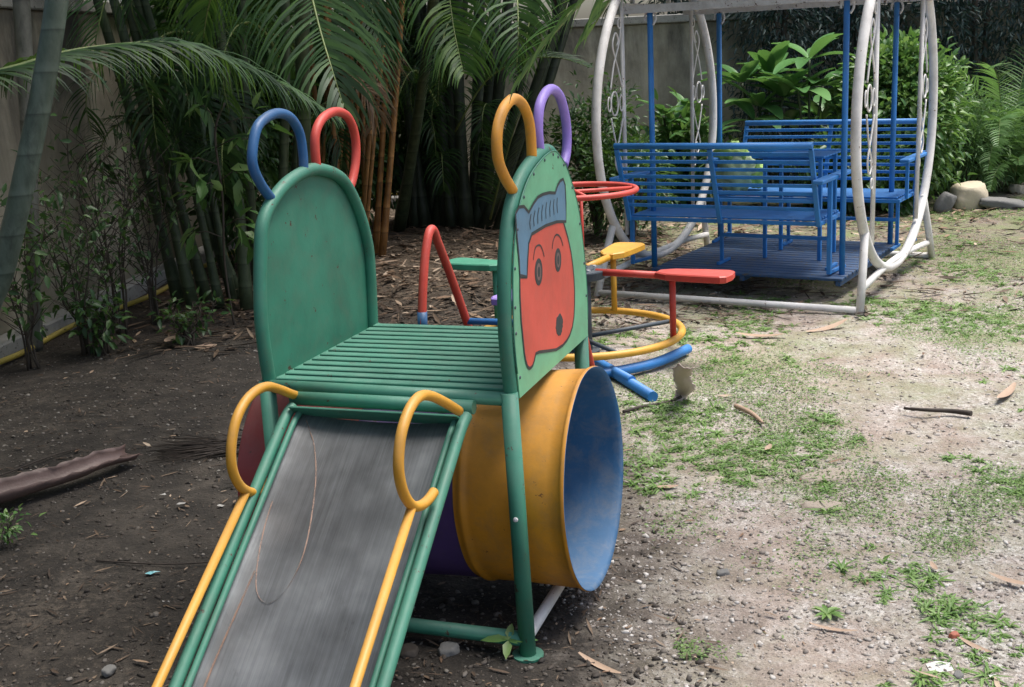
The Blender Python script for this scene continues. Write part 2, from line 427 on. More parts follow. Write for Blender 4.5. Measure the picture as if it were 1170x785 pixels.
    def ribbon(s, pts, w, nrm=(0, 0, 1)):
        P = [Vector(p) for p in pts]; N = Vector(nrm); vs = []; n = len(P)
        ww = w if hasattr(w, '__len__') else [w] * n
        for i in range(n):
            t = (P[min(i + 1, n - 1)] - P[max(i - 1, 0)]).normalized(); sd = t.cross(N).normalized()
            vs += [P[i] - sd * ww[i] / 2, P[i] + sd * ww[i] / 2]
        s.add(vs, [(2 * i, 2 * i + 1, 2 * i + 3, 2 * i + 2) for i in range(n - 1)], True); return s
    def build(s, name, mat, parent=None, autosmooth=True):
        me = bpy.data.meshes.new(name); me.from_pydata(s.v, [], s.f); me.materials.append(M[mat] if isinstance(mat, str) else mat)
        me.polygons.foreach_set('use_smooth', s.sm); me.update()
        o = bpy.data.objects.new(name, me); col.objects.link(o)
        if parent: o.parent = parent
        return o

def npmesh(name, V, F, mat, parent=None, smooth=False):
    me = bpy.data.meshes.new(name)
    V = np.asarray(V, np.float32).reshape(-1, 3); F = np.asarray(F, np.int32)
    k = F.shape[1]
    me.vertices.add(len(V)); me.vertices.foreach_set('co', V.ravel())
    me.loops.add(F.size); me.loops.foreach_set('vertex_index', F.ravel())
    me.polygons.add(len(F)); me.polygons.foreach_set('loop_start', np.arange(0, F.size, k, dtype=np.int32))
    me.polygons.foreach_set('loop_total', np.full(len(F), k, np.int32))
    if smooth: me.polygons.foreach_set('use_smooth', np.ones(len(F), bool))
    me.materials.append(M[mat]); me.update(calc_edges=True)
    o = bpy.data.objects.new(name, me); col.objects.link(o)
    if parent: o.parent = parent
    return o

def unit(a): return a / np.maximum(np.linalg.norm(a, axis=-1, keepdims=True), 1e-9)

def leaves_np(C, Dr, N, L, Wd, fold=.25, droop=.12):
    """folded leaves, each of 6 points: base, two mid, two upper, tip"""
    n = len(C); Dr = unit(Dr); S = unit(np.cross(Dr, N)); N = unit(np.cross(S, Dr))
    L = np.broadcast_to(L, n)[:, None]; Wd = np.broadcast_to(Wd, n)[:, None]
    base = C; tip = C + Dr * L - N * L * droop * 2
    m1 = C + Dr * L * .35; m2 = C + Dr * L * .72 - N * L * droop
    l1 = m1 + S * Wd * .5 + N * Wd * fold; r1 = m1 - S * Wd * .5 + N * Wd * fold
    l2 = m2 + S * Wd * .36 + N * Wd * fold * .7; r2 = m2 - S * Wd * .36 + N * Wd * fold * .7
    V = np.stack([base, l1, r1, m1, l2, r2, m2, tip], 1)
    q = np.array([[0, 3, 1, 1], [0, 2, 3, 3], [3, 6, 4, 1], [3, 2, 5, 6], [6, 7, 4, 4], [6, 5, 7, 7]])
    t = np.array([[0, 3, 1], [0, 2, 3], [3, 6, 4], [3, 4, 1], [3, 2, 5], [3, 5, 6], [6, 7, 4], [6, 5, 7]])
    F = (t[None] + (np.arange(n) * 8)[:, None, None]).reshape(-1, 3)
    return V.reshape(-1, 3), F

def rand_dirs(n, zb=0.0):
    d = NR.normal(size=(n, 3)); d[:, 2] += zb; return unit(d)

def leafcloud(name, mat, parent, blobs, n, L, W, outward=.6, shell=.55, seed=0, zsag=.0):
    """blobs: list of (centre, radii); leaves gather near each blob's skin, in sprays"""
    Cs = []; Ds = []
    vol = np.array([b[1][0] * b[1][1] + b[1][1] * b[1][2] for b in blobs]); cnt = (n * vol / vol.sum()).astype(int)
    for (c, r), k in zip(blobs, cnt):
        ks = max(1, k // 7)
        d = rand_dirs(ks, .15); rad_ = (shell + (1 - shell) * NR.random(ks) ** .6) * (1 + .12 * NR.normal(size=ks))
        tw = np.array(c) + d * rad_[:, None] * np.array(r)
        tw = np.repeat(tw, 7, 0); d = np.repeat(d, 7, 0)
        off = NR.normal(size=tw.shape) * L * .75
        Cs.append(tw + off); Ds.append(d * outward + unit(off) * .6 + NR.normal(size=tw.shape) * .4 + np.array([0, 0, -zsag]))
    C = np.concatenate(Cs); Dd = np.concatenate(Ds)
    N = NR.normal(size=C.shape) * .5 + np.array([0, 0, 1.0]) + unit(Dd) * .3
    sz = .6 + .7 * NR.random(len(C))
    V, F = leaves_np(C, Dd, N, L * sz, W * sz)
    return npmesh(name, V, F, mat, parent)

def frond(parent, pts, nl=46, ll=.38, lw=.028, sag=.55, mat='palm', start=.12, fwdk=.75, rr=.011, name='frond', seed=0, vee=.35, limp=.6):
    """a feather leaf: rib along pts, leaflets on both sides bending down"""
    nl = int(nl * 1.5); lw *= .66
    P = spline(pts, 8); n = len(P)
    cum = [0]
    for i in range(1, n): cum.append(cum[-1] + (P[i] - P[i - 1]).length)
    tot = cum[-1]
    V = []; F = []
    rn = random.Random(seed)
    def at(t):
        d = t * tot; i = 0
        while i < n - 2 and cum[i + 1] < d: i += 1
        k = (d - cum[i]) / max(1e-6, cum[i + 1] - cum[i]); return P[i].lerp(P[i + 1], min(k, 1)), (P[i + 1] - P[i]).normalized()
    for i in range(nl):
        t = start + (1 - start) * (i + rn.random() * .6) / nl
        p, tg = at(min(t, .995))
        sd = tg.cross(Vector((0, 0, 1)))
        sd = sd.normalized() if sd.length > .05 else Vector((1, 0, 0))
        nu = sd.cross(tg).normalized()
        prof = math.sin(math.pi * min(1, max(0, (t - start) / (1 - start)) * .86 + .12)) ** .6
        for sg in (-1, 1):
            if rn.random() < .04: continue
            L = ll * prof * (.85 + .3 * rn.random())
            d = (sd * sg * (1 - .35 * t) + tg * fwdk * (.6 + .7 * t) + nu * vee + Vector((rn.gauss(0, .07), rn.gauss(0, .07), rn.gauss(0, .07)))).normalized()
            q = p.copy(); K = 5; o = len(V); w0 = lw * (.8 + .4 * rn.random())
            g = sag * (.7 + .6 * rn.random())
            wdir = (tg * .8 + nu * .3 * sg).normalized()
            for k in range(K + 1):
                u = k / K; w = w0 * (.55 + .9 * u if u < .35 else (1 - u) * 1.33) * .5 + .0006
                wd = (wdir - d * wdir.dot(d)).normalized()
                V.append(q - wd * w); V.append(q + wd * w)
                q = q + d * (L / K)
                d = (d + Vector((0, 0, -1)) * g * (.25 + u * limp)).normalized()
                wdir = wd
            for k in range(K): F.append((o + 2 * k, o + 2 * k + 1, o + 2 * k + 3, o + 2 * k + 2))
    fo = npmesh(name, [tuple(q) for q in V], F, mat, parent)
    b = MB(); b.tube(P[::2] if (n % 2) else P, [rr * (1 - .8 * i / max(1, len(P[::2] if (n % 2) else P) - 1)) for i in range(len(P[::2] if (n % 2) else P))], 6)
    b.build('rib', 'rachis', fo)
    return fo

def arch(base, yaw, elev, length, bend, n=6):
    p = Vector(base); out = [p.copy()]; e = elev
    for i in range(n):
        p = p + Vector((math.cos(yaw) * math.cos(e), math.sin(yaw) * math.cos(e), math.sin(e))) * (length / n)
        out.append(p.copy()); e -= bend / n * (1 + .5 * i / n)
    return out

def stem(parent, a, b, r0_, r1_, mat, bow=.0, n=6, name='stem', seg=10):
    a, b = Vector(a), Vector(b); P = []
    sd = Vector((R.gauss(0, 1), R.gauss(0, 1), 0)).normalized() * bow
    for i in range(n + 1):
        t = i / n; P.append(a.lerp(b, t) + sd * math.sin(math.pi * t))
    rs = [r0_ + (r1_ - r0_) * i / n for i in range(n + 1)]; rs[0] *= 1.25
    return MB().tube(spline(P, 2), [rs[min(n, k // 2)] for k in range(2 * n + 1)], seg).build(name, mat, parent)

# ------------------------------------------------------------------ ground
def hgt(x, y):
    v = Vector((x, y, 0))
    near = max(0, 1 - max(0, math.hypot(x, y - 6) - 10) / 6)
    return (.020 * noise.noise(v * .9) + .015 * noise.noise(v * 2.7) + .008 * noise.noise(v * 8)) * near - .004

def ground():
    n = 320
    def ax(c, s):
        u = np.linspace(-1, 1, n)
        return c + np.sign(u) * (np.abs(u) * 6.5 + 300 * np.abs(u) ** 9) * s
    X = ax(.6, 1.0); Y = ax(6.0, 1.1)
    V = [(x, y, hgt(x, y)) for y in Y for x in X]
    i = np.arange(n - 1); a = (i[:, None] * n + i[None]).ravel()
    F = np.stack([a, a + 1, a + n + 1, a + n], 1)
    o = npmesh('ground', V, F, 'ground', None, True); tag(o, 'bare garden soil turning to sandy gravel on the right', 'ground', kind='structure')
ground()

def stones(name, mat, n, fn, smin, smax, label, cat):
    t = (1 + 5 ** .5) / 2
    iv = np.array([(-1, t, 0), (1, t, 0), (-1, -t, 0), (1, -t, 0), (0, -1, t), (0, 1, t), (0, -1, -t), (0, 1, -t), (t, 0, -1), (t, 0, 1), (-t, 0, -1), (-t, 0, 1)]) / 1.9
    it = np.array([(0, 11, 5), (0, 5, 1), (0, 1, 7), (0, 7, 10), (0, 10, 11), (1, 5, 9), (5, 11, 4), (11, 10, 2), (10, 7, 6), (7, 1, 8), (3, 9, 4), (3, 4, 2), (3, 2, 6), (3, 6, 8), (3, 8, 9), (4, 9, 5), (2, 4, 11), (6, 2, 10), (8, 6, 7), (9, 8, 1)])
    pos = []
    while len(pos) < n:
        x, y = fn()
        pos.append((x, y, hgt(x, y)))
    pos = np.array(pos); s = smin * (smax / smin) ** (NR.random(n) ** 2.6)
    pos[:, 2] += s * .15
    a = NR.random(n) * 6.28; c, s_ = np.cos(a), np.sin(a)
    V = iv[None] * (1 + .28 * NR.normal(size=(n, 12, 1))) * (s[:, None, None] * np.array([1, .8, .55]) * (1 + .25 * NR.normal(size=(n, 1, 3))))
    x = V[..., 0] * c[:, None] - V[..., 1] * s_[:, None]; y = V[..., 0] * s_[:, None] + V[..., 1] * c[:, None]
    V = np.stack([x, y, V[..., 2]], -1) + pos[:, None]
    F = (it[None] + (np.arange(n) * 12)[:, None, None]).reshape(-1, 3)
    tag(npmesh(name, V, F, mat, None, True), label, cat, kind='stuff')

def in_view(x, y, m_=1.08): return y > 1.9 and abs(x + .0 * y) < y * .46 * m_ + .15
def fn_right():
    while True:
        y = 2.3 + 8.5 * R.random() ** 1.7; x = R.uniform(-.2, .47 * y + .3)
        if in_view(x, y) and x > .25 + .5 * noise.noise(Vector((x, y, 3)) * 1.0) and noise.noise(Vector((x * 1.1, y * 1.1, 8))) + R.random() * .7 > .1: return x, y
def fn_left():
    while True:
        y = 2.5 + 6.0 * R.random() ** 1.5; x = R.uniform(-.48 * y - .2, .5)
        if in_view(x, y): return x, y
stones('gravel', 'pebble_l', 26000, fn_right, .0020, .0105, 'loose pale gravel scattered over the sandy right side', 'gravel')
stones('soil_crumbs', 'pebble_d', 14000, fn_left, .0025, .012, 'dark crumbs and pebbles on the damp soil at the left', 'gravel')

def fn_grit():
    while True:
        y = 2.6 + 6.5 * R.random(); x = R.uniform(-.48 * y - .2, .6)
        if in_view(x, y) and noise.noise(Vector((x, y, 1)) * 1.3) + .55 * math.exp(-((y - 5.1) / 1.1) ** 2) + R.gauss(0, .15) > .22: return x, y
stones('pale_grit', 'pebble_m', 5000, fn_grit, .002, .011, 'pale grit and chips sprinkled on the dark soil at the left', 'grit')
def strips(name, mat, n, fn, lmin, lmax, wmin, wmax, label, cat, lift=.006, curl=.25):
    C = []; 
    for _ in range(n):
        x, y = fn(); C.append((x, y, hgt(x, y) + R.random() * lift + .002))
    C = np.array(C); a = NR.random(n) * 6.28
    Dd = np.stack([np.cos(a), np.sin(a), NR.normal(size=n) * .10], 1); N = np.stack([NR.normal(size=n) * curl, NR.normal(size=n) * curl, np.ones(n)], 1)
    L = lmin * (lmax / lmin) ** (NR.random(n) ** 1.6); Wd = np.minimum(wmin + (wmax - wmin) * NR.random(n), L * .5)
    V, F = leaves_np(C, Dd, N, L, Wd, .18, -.03)
    V[:, 2] = np.maximum(V[:, 2], .0 + np.repeat(C[:, 2], 8) - .006)
    tag(npmesh(name, V, F, mat), label, cat, kind='stuff')

def fn_back():
    while True:
        y = R.uniform(6.5, 13); x = R.uniform(-2.3, 5)
        d = 1.0 if x < 1.6 else .35
        if in_view(x, y) and R.random() < d: return x, y
def fn_backs():   # thick drifts at the feet of the palm clumps and under the swing
    c = R.choice([(-.5, 11.3, 1.0, .8), (-1.1, 9.6, .8, .6), (-1.9, 8.2, .7, .6), (1.6, 9.5, 1.3, .8), (.2, 8.3, .8, .7), (2.6, 10.3, 1.2, .5)])
    return c[0] + R.gauss(0, c[2]), c[1] + R.gauss(0, c[3])
def fn_all():
    while True:
        y = 2.4 + 9 * R.random() ** 1.3; x = R.uniform(-.48 * y, .48 * y)
        if in_view(x, y): return x, y
strips('leaf_litter', 'litter_d', 8500, fn_back, .03, .30, .006, .03, 'brown palm leaflets and dry leaves littering the shaded back', 'leaf litter', .02)
strips('leaf_drift', 'litter_l', 2600, fn_backs, .03, .28, .008, .04, 'pale dry leaves drifted around the palm bases and swing', 'leaf litter', .03)
strips('soil_litter', 'litter_d', 3300, fn_left, .008, .09, .002, .010, 'dark leaf crumbs lying on the soil at the left', 'leaf litter', .008)
strips('leaf_scraps', 'litter_l', 520, fn_all, .012, .085, .003, .016, 'small dry leaf scraps scattered over the open ground', 'leaf litter', .008)

# ------------------------------------------------------------------ grass and creeping weeds
def gdens(x, y):
    v = Vector((x * 1.0, y * .8, 2.2))
    return noise.noise(v * 1.25) * .9 + .45 * noise.noise(v * 4.2)
PATCH = [(G(905, 440), .55), (G(820, 520), .35), (G(960, 585), .35), (G(1080, 600), .22), (G(880, 400), .6), (G(1050, 350), .7), (G(1130, 370), .6), (G(1120, 300), .8), (G(1000, 660), .25), (G(720, 540), .25), (G(860, 640), .18), (G(760, 600), .2), (G(1120, 230), 1.0), (G(850, 355), .5), (G(1140, 550), .3), (G(780, 740), .15), (G(1090, 700), .15), (G(760, 470), .3), (G(940, 500), .3)]
def patch(x, y):
    s_ = 0
    for p, r in PATCH:
        d = ((x - p.x) ** 2 + ((y - p.y) * .8) ** 2) / (r * r)
        if d < 4: s_ += math.exp(-d * 1.6)
    return min(s_, 1.4)
def grass():
    C = []; k = 0; cells = set()
    while len(C) < 1150 and k < 400000:
        k += 1
        y = 2.45 + 8.7 * R.random() ** 1.35; x = R.uniform(.1, .48 * y + .2)
        if x < .45 + .2 * noise.noise(Vector((x, y, 0)) * 2): continue
        ce = (int(x / .055), int(y / .055))
        if ce in cells: continue
        if gdens(x, y) * 1.1 + patch(x, y) * .40 + R.gauss(0, .16) > (.54 if y > 4.2 else .66): C.append((x, y, hgt(x, y))); cells.add(ce)
    C = np.array(C); nb = 16
    T = np.repeat(C, nb, 0); n = len(T); a = NR.random(n) * 6.28
    sz = np.repeat(.35 + .9 * NR.random(len(C)) ** 1.3, nb)
    Dd = np.stack([np.cos(a), np.sin(a), .12 + .75 * NR.random(n) ** 1.5], 1)
    T = T + np.stack([NR.normal(size=n) * .006, NR.normal(size=n) * .006, np.zeros(n)], 1)
    N = np.tile([0, 0, 1.0], (n, 1)) + NR.normal(size=(n, 3)) * .2
    V, F = leaves_np(T, Dd, N, (.028 + .036 * NR.random(n)) * sz, (.0052 + .003 * NR.random(n)) * (.6 + .5 * sz), .2, .18)
    tag(npmesh('grass', V, F, 'grass'), 'patchy short grass tufts over the sandy ground', 'grass', kind='stuff')
    # flat creeping mats of tiny leaves
    C = []; k = 0
    while len(C) < 42000 and k < 900000:
        k += 1
        y = 2.8 + 8.4 * R.random() ** 1.15; x = R.uniform(.1, .48 * y + .2)
        if x < .4: continue
        if gdens(x + 3.3, y - 1.7) * 1.1 + patch(x, y) * .5 + R.gauss(0, .20) > (.52 if y > 4.4 else .70): C.append((x, y, hgt(x, y) + .002 + R.random() * .008))
    C = np.array(C); n = len(C); a = NR.random(n) * 6.28
    Dd = np.stack([np.cos(a), np.sin(a), NR.normal(size=n) * .35], 1)
    V, F = leaves_np(C, Dd, np.tile([0, 0, 1.0], (n, 1)) + NR.normal(size=(n, 3)) * .35, .006 + .013 * NR.random(n), .003 + .005 * NR.random(n), .15, .1)
    tag(npmesh('creeping_weeds', V, F, 'creeper'), 'low mats of tiny-leaved creeping weeds between the toys and swing', 'ground cover', kind='stuff')
grass()

# ------------------------------------------------------------------ playground slide
S0 = Vector((-.6713, 3.116, 0)); SYAW = -.331
W_, Dp, HP = .696, .72, .735
sl = empty('playground_slide', S0, SYAW, 'green play slide with steel chute, arched end panels, painted face and barrel tunnel', 'playground slide')
profR = [(0, .715), (-.022, .86), (-.02, .95), (.0, 1.075), (.055, 1.19), (.155, 1.268), (.29, 1.31), (.40, 1.322), (.47, 1.305), (.56, 1.258), (.684, 1.13), (.745, .965), (.765, .83), (.755, .715)]
profL_ = [(0, .715), (-.015, .9), (.018, 1.09), (.058, 1.185), (.171, 1.252), (.30, 1.282), (.415, 1.28), (.576, 1.235), (.683, 1.135), (.745, 1.01), (.752, .9), (.735, .715)]
def inset(pr, d):
    cy_, cz_ = .37, .9
    return [(y + d * (cy_ - y) / max(.1, math.hypot(cy_ - y, (cz_ - z) * .8)), z if z < .75 else z + d * (cz_ - z) * .9 / max(.1, math.hypot(cy_ - y, cz_ - z))) for y, z in pr]
pull = lambda pr: [(y if y < .4 else .4 + (y - .4) * .875, z) for y, z in pr]
profR = pull(inset(profR, .016)); profL = pull(inset(profL_, .016))
# legs
for (x, y, x2, nm) in ((0, 0, -.005, 0), (W_, 0, W_ + .016, 1), (0, .69, 0, 0), (W_, .695, W_ + .006, 1)):
    b = MB().tube([(x2, y, .004), (x, y, .735)], .0225, 16)
    b.lathe([(0, .001), (0, .043), (.006, .043), (.007, .001)], (x2, y, .002), (0, 0, 1), 18, False)
    lg = b.build('leg', 'green', sl)
    c = MB(); c.lathe([(0, .0001), (0, .007), (.004, .006), (.006, .0001)], (x2 + (x - x2) * .5, y - .0218, .40), (0, -1, 0), 8, False); c.build('bolt', 'roof', lg)
bb = MB().tube([(.02, 0, .055), (W_ + .005, 0, .05)], .02, 14).build('base_bar', 'green', sl)
bb = MB().tube([(W_ + .013, .02, .05), (W_ + .006, .68, .05)], .016, 12).build('base_bar', 'white', sl); bb['label'] = 'unpainted pale base bar under the tunnel end'
MB().tube([(-.003, .02, .05), (0, .67, .05)], .02, 14).build('base_bar', 'green', sl)
MB().tube([(.02, .69, .055), (W_, .695, .05)], .02, 14).build('base_bar', 'green', sl)
# end panels
for X, prof, out, mt in ((0, profL, -1, 'green'), (W_, profR, 1, 'green')):
    P = spline([(X, y, z) for y, z in prof], 6)
    pn = MB().tube(P, .0185, 14).build('end_panel', mt, sl)
    pn['label'] = 'left arched panel seen from inside' if X == 0 else 'right arched panel carrying the painted face'
    inner = [(p.y, p.z) for p in P]
    cy, cz = sum(p[0] for p in inner) / len(inner), sum(p[1] for p in inner) / len(inner)
    if X == 0:
        MB().prism([(cy + (y - cy) * .985, cz + (z - cz) * .985) for y, z in inner], X - .013, X - .008).build('panel_sheet', 'green', pn)
    else:
        ss = MB().prism([(cy + (y - cy) * .995, cz + (z - cz) * .995) for y, z in inner], X + .0195, X + .0225).build('panel_sheet', 'green_pale', pn)
        b = MB().tube([(X + .022, cy + (y - cy) * .995, cz + (z - cz) * .995) for y, z in inner][3:-3], .0022, 5)
        b.build('panel_edge', 'green', pn)
        for i in range(2, len(P) - 2, 5):
            b = MB()
            y, z = inner[i]; y = cy + (y - cy) * .955; z = cz + (z - cz) * .955
            b.lathe([(0, .0048), (.002, .0042), (.003, .0001)], (X + .0225, y, z), (1, 0, 0), 8)
            b.build('rivet', 'hub', pn)
        XF = X + .0225
        fy = lambda y: y if y < .4 else .4 + (y - .4) * .90
        FP = dict(hair=[(.045, 1.185), (.075, 1.197), (.115, 1.193), (.153, 1.173), (.196, 1.190), (.235, 1.201), (.281, 1.203), (.34, 1.2), (.397, 1.192), (.424, 1.209), (.455, 1.219), (.489, 1.221), (.509, 1.203), (.512, 1.15), (.505, 1.099), (.4, 1.112), (.297, 1.117), (.17, 1.114), (.141, 1.094), (.127, 1.056), (.115, 1.012), (.058, 1.027), (.057, 1.068), (.048, 1.132)],
                  face=[(.115, 1.012), (.058, 1.022), (.052, .973), (.053, .908), (.066, .823), (.074, .8), (.086, .782), (.098, .774), (.112, .771), (.13, .773), (.145, .782), (.16, .797), (.19, .794), (.278, .775), (.35, .76), (.416, .756), (.465, .76), (.501, .768), (.535, .785), (.558, .811), (.570, .845), (.576, .883), (.575, .92), (.567, .959), (.55, 1.005), (.521, 1.049), (.495, 1.08), (.473, 1.103), (.4, 1.112), (.297, 1.117), (.17, 1.114), (.141, 1.094), (.127, 1.056)])
        FP = {k: [(fy(y), z) for y, z in v_] for k, v_ in FP.items()}
        fo = MB().prism(FP['face'], XF, XF + .0010).build('painted_face', 'face_red', pn)
        hr = MB().prism(FP['hair'], XF, XF + .0014).build('painted_hair', 'hair_blue', pn)
        ol = MB()
        for k, zz in (('face', .0016), ('hair', .0020)):
            pp = FP[k] + [FP[k][0]]
            ol.ribbon([(XF + zz, y, z) for y, z in pp], .0085, (1, 0, 0))
        for br in ([(.175, 1.045), (.185, 1.065), (.205, 1.076), (.235, 1.074), (.256, 1.06), (.271, 1.037)], [(.347, 1.045), (.36, 1.066), (.385, 1.077), (.412, 1.073), (.438, 1.058), (.454, 1.036)]):
            ol.ribbon([(XF + .0019, p.x, p.y) for p in spline([Vector((a, b_, 0)) for a, b_ in br], 4)], .005, (1, 0, 0))
        for q in [[(.17, 1.166), (.156, 1.147), (.159, 1.128)], [(.206, 1.17), (.189, 1.151), (.192, 1.131)], [(.242, 1.173), (.226, 1.154), (.225, 1.133)], [(.277, 1.176), (.263, 1.157), (.262, 1.134)], [(.312, 1.178), (.3, 1.159), (.3, 1.135)], [(.35, 1.178), (.338, 1.159), (.338, 1.135)], [(.383, 1.177), (.374, 1.159), (.377, 1.135)], [(.414, 1.177), (.408, 1.159), (.411, 1.135)]]:
            ol.ribbon([(XF + .0024, y, z) for y, z in q], .0045, (1, 0, 0))
        ol.build('outline', 'black', pn)
        def ell(cx, cz_, a, b_, x, n=28, j=0):
            return [(cx + a * math.cos(t * 2 * math.pi / n) * (1 + j * R.uniform(-1, 1)), cz_ + b_ * math.sin(t * 2 * math.pi / n) * (1 + j * R.uniform(-1, 1))) for t in range(n)]
        for cx, cz_, s_ in ((.216, 1.006, 1), (.400, 1.005, .92)):
            ey = MB().prism(ell(cx, cz_, .034 * s_, .036 * s_, 0), XF + .001, XF + .0018).build('painted_eye', 'black', pn)
            MB().prism(ell(cx, cz_, .020 * s_, .023 * s_, 0), XF + .0018, XF + .0022).build('iris', 'eye', ey)
            MB().prism(ell(cx, cz_, .010 * s_, .014 * s_, 0), XF + .0022, XF + .0026).build('pupil', 'black', ey)
        MB().prism(ell(.389, .822, .034, .031, 0, 28, .10), XF + .001, XF + .0018).build('painted_mouth', 'black', pn)
# hoops
for X, pts, mt, lb in ((0, [(.118, 1.215), (.062, 1.272), (.034, 1.335), (.07, 1.417), (.13, 1.447), (.199, 1.455), (.265, 1.437), (.308, 1.39), (.318, 1.33), (.314, 1.275)], 'blue_hoop', 'blue hoop handle'),
                       (0, [(.39, 1.27), (.388, 1.33), (.40, 1.385), (.45, 1.427), (.534, 1.444), (.61, 1.428), (.652, 1.385), (.664, 1.33), (.652, 1.27), (.62, 1.215), (.585, 1.18)], 'red', 'red hoop handle'),
                       (W_, [(.102, 1.235), (.04, 1.285), (.0, 1.34), (.006, 1.41), (.06, 1.465), (.14, 1.489), (.21, 1.472), (.258, 1.43), (.275, 1.38), (.277, 1.31)], 'orange', 'orange hoop handle with worn rusty crown'),
                       (W_, [(.345, 1.315), (.338, 1.38), (.36, 1.445), (.42, 1.482), (.49, 1.49), (.56, 1.465), (.605, 1.41), (.622, 1.35), (.61, 1.29), (.575, 1.25)], 'purple', 'purple hoop handle')):
    dz = {'blue_hoop': .014, 'red': .019, 'orange': .030, 'purple': .022}[mt]; zb_ = min(p[1] for p in pts); zt_ = max(p[1] for p in pts); ym = sum(p[0] for p in pts) / len(pts)
    pts = [(ym + (a - ym) * .985, b_ - dz * (b_ - zb_) / (zt_ - zb_)) for a, b_ in pts]
    h = MB().tube(spline([(X, a, b_) for a, b_ in pts], 6), .0138, 14).build('hoop_handle', mt, sl); h['label'] = lb
# platform
b = MB(); ns = 13; y = .022
for i in range(ns):
    yy = .03 + i * (.645) / (ns - 1) * .975
    b.box((W_ / 2, yy, .737), (W_ - .035, .0315, .010), Matrix.Rotation(R.uniform(-.003, .003), 3, 'Z'), .003)
pl = b.build('platform', 'green', sl); pl['label'] = 'slatted green standing platform'
b = MB()
b.tube([(.01, .0, .722), (W_ - .01, .0, .718)], .0185, 14); b.tube([(.01, .68, .716), (W_ - .01, .685, .716)], .016, 12)
b.tube([(.0, .01, .716), (0, .67, .716)], .014, 12); b.tube([(W_, .01, .716), (W_, .68, .716)], .014, 12)
for x in (.23, .46): b.bar((x, .02, .724), (x, .66, .724), .025, .012)
b.build('platform_frame', 'green', sl)
# chute
XL, XR = .105, .6
cp = [(-.055, .675), (-.10, .655), (-.2, .582), (-.4, .430), (-.6, .277), (-.76, .155), (-.88, .085), (-1.02, .055), (-1.16, .05)]
CP = [Vector((0, a, b_)) for a, b_ in cp]; CPs = spline(CP, 5)
def offs(P, d):
    out = []
    for i in range(len(P)):
        t = (P[min(i + 1, len(P) - 1)] - P[max(i - 1, 0)]).normalized(); out.append(P[i] + Vector((0, t.z, -t.y)) * d)
    return out
up_ = offs(CPs, 1)[5] - CPs[5]; sgn = 1 if up_.z > 0 else -1
OF = lambda d: offs(CPs, d * sgn)
b = MB(); bed = OF(-.012); nx = 40; vs = []
for p in bed:
    for k in range(nx + 1):
        u = k / nx; x = XL + .012 + (XR - XL - .024) * u
        vs.append((x, p.y, p.z - .010 * math.sin(math.pi * u) + .012 * (abs(2 * u - 1) ** 6)))
b.add(vs, [(i * (nx + 1) + k, i * (nx + 1) + k + 1, (i + 1) * (nx + 1) + k + 1, (i + 1) * (nx + 1) + k) for i in range(len(bed) - 1) for k in range(nx)], True)
ch = b.build('chute', 'steel', sl); ch['label'] = 'worn dark steel sliding surface'
def onbed(u, t):
    P = bed; k = t * (len(P) - 1); i = min(int(k), len(P) - 2); p = P[i].lerp(P[i + 1], k - i)
    x = XL + .012 + (XR - XL - .024) * u
    return Vector((x, p.y, p.z - .010 * math.sin(math.pi * u) + .012 * (abs(2 * u - 1) ** 6) + .0032))
b = MB()
loop = [(.075, .09), (.12, .14), (.19, .2), (.27, .27), (.335, .335), (.355, .38), (.33, .415), (.27, .435), (.20, .43), (.15, .41), (.11, .375), (.085, .34), (.075, .31)]
lp = spline([onbed(u, t) for u, t in loop], 6)
b.ribbon(lp, .0032, (0, .6, .8))
b.ribbon(spline([onbed(u, t) for u, t in ((.125, .40), (.115, .45), (.10, .53), (.10, .62), (.085, .72))], 6), .006, (0, .6, .8))
b.build('scratch_line', 'scuff', ch)
# green strip at the chute's head and side rails with their inner lip
b = MB(); t0 = OF(-.004)
b.bar((XL + .01, -.071, .678), (XR - .01, -.071, .678), .07, .006, (0, .60, .80))
b.tube([(XL - .012, -.035, .703), (XR + .012, -.035, .703)], .0185, 14)
b.build('chute_head_bar', 'green', sl)
for X, ins in ((XL, 1), (XR, -1)):
    rl = MB().tube([(X, p.y, p.z) for p in OF(.012)], .0150, 12).build('side_rail', 'green', sl)
    b = MB(); A = OF(.012)
    b.tube([(X + ins * .027, p.y, p.z - .007) for p in A], .0085, 8)
    b.build('inner_lip', 'green', rl)
# handrails
hl = [(.001, .693), (-.06, .722), (-.115, .750), (-.175, .775), (-.232, .779), (-.29, .765), (-.338, .73), (-.368, .675), (-.372, .62), (-.346, .569), (-.30, .535), (-.255, .525), (-.212, .53)]
hr_ = [(-.11, .715), (-.20, .765), (-.285, .806), (-.35, .822), (-.41, .808), (-.462, .765), (-.486, .70), (-.472, .640), (-.432, .592), (-.385, .572), (-.34, .568), (-.30, .574)]
for X, pts, st, en in ((XL, hl, (-.325, .545), (-.92, .145)), (XR, hr_, (-.428, .590), (-.99, .165))):
    pts = [(a + (.0), z) for a, z in pts]
    hd = MB().tube(spline([(X, a, z) for a, z in pts], 5), .0125, 12).build('handrail', 'rail', sl)
    hd['label'] = 'looped orange-yellow handrail on the left side' if X == XL else 'looped orange-yellow handrail on the right side'
    MB().tube([(X, st[0], st[1]), (X, en[0], en[1]), (X, en[0] - .06, en[1] - .07), (X, en[0] + .02, en[1] - .1)], .011, 12).build('lower_bar', 'rail', hd)
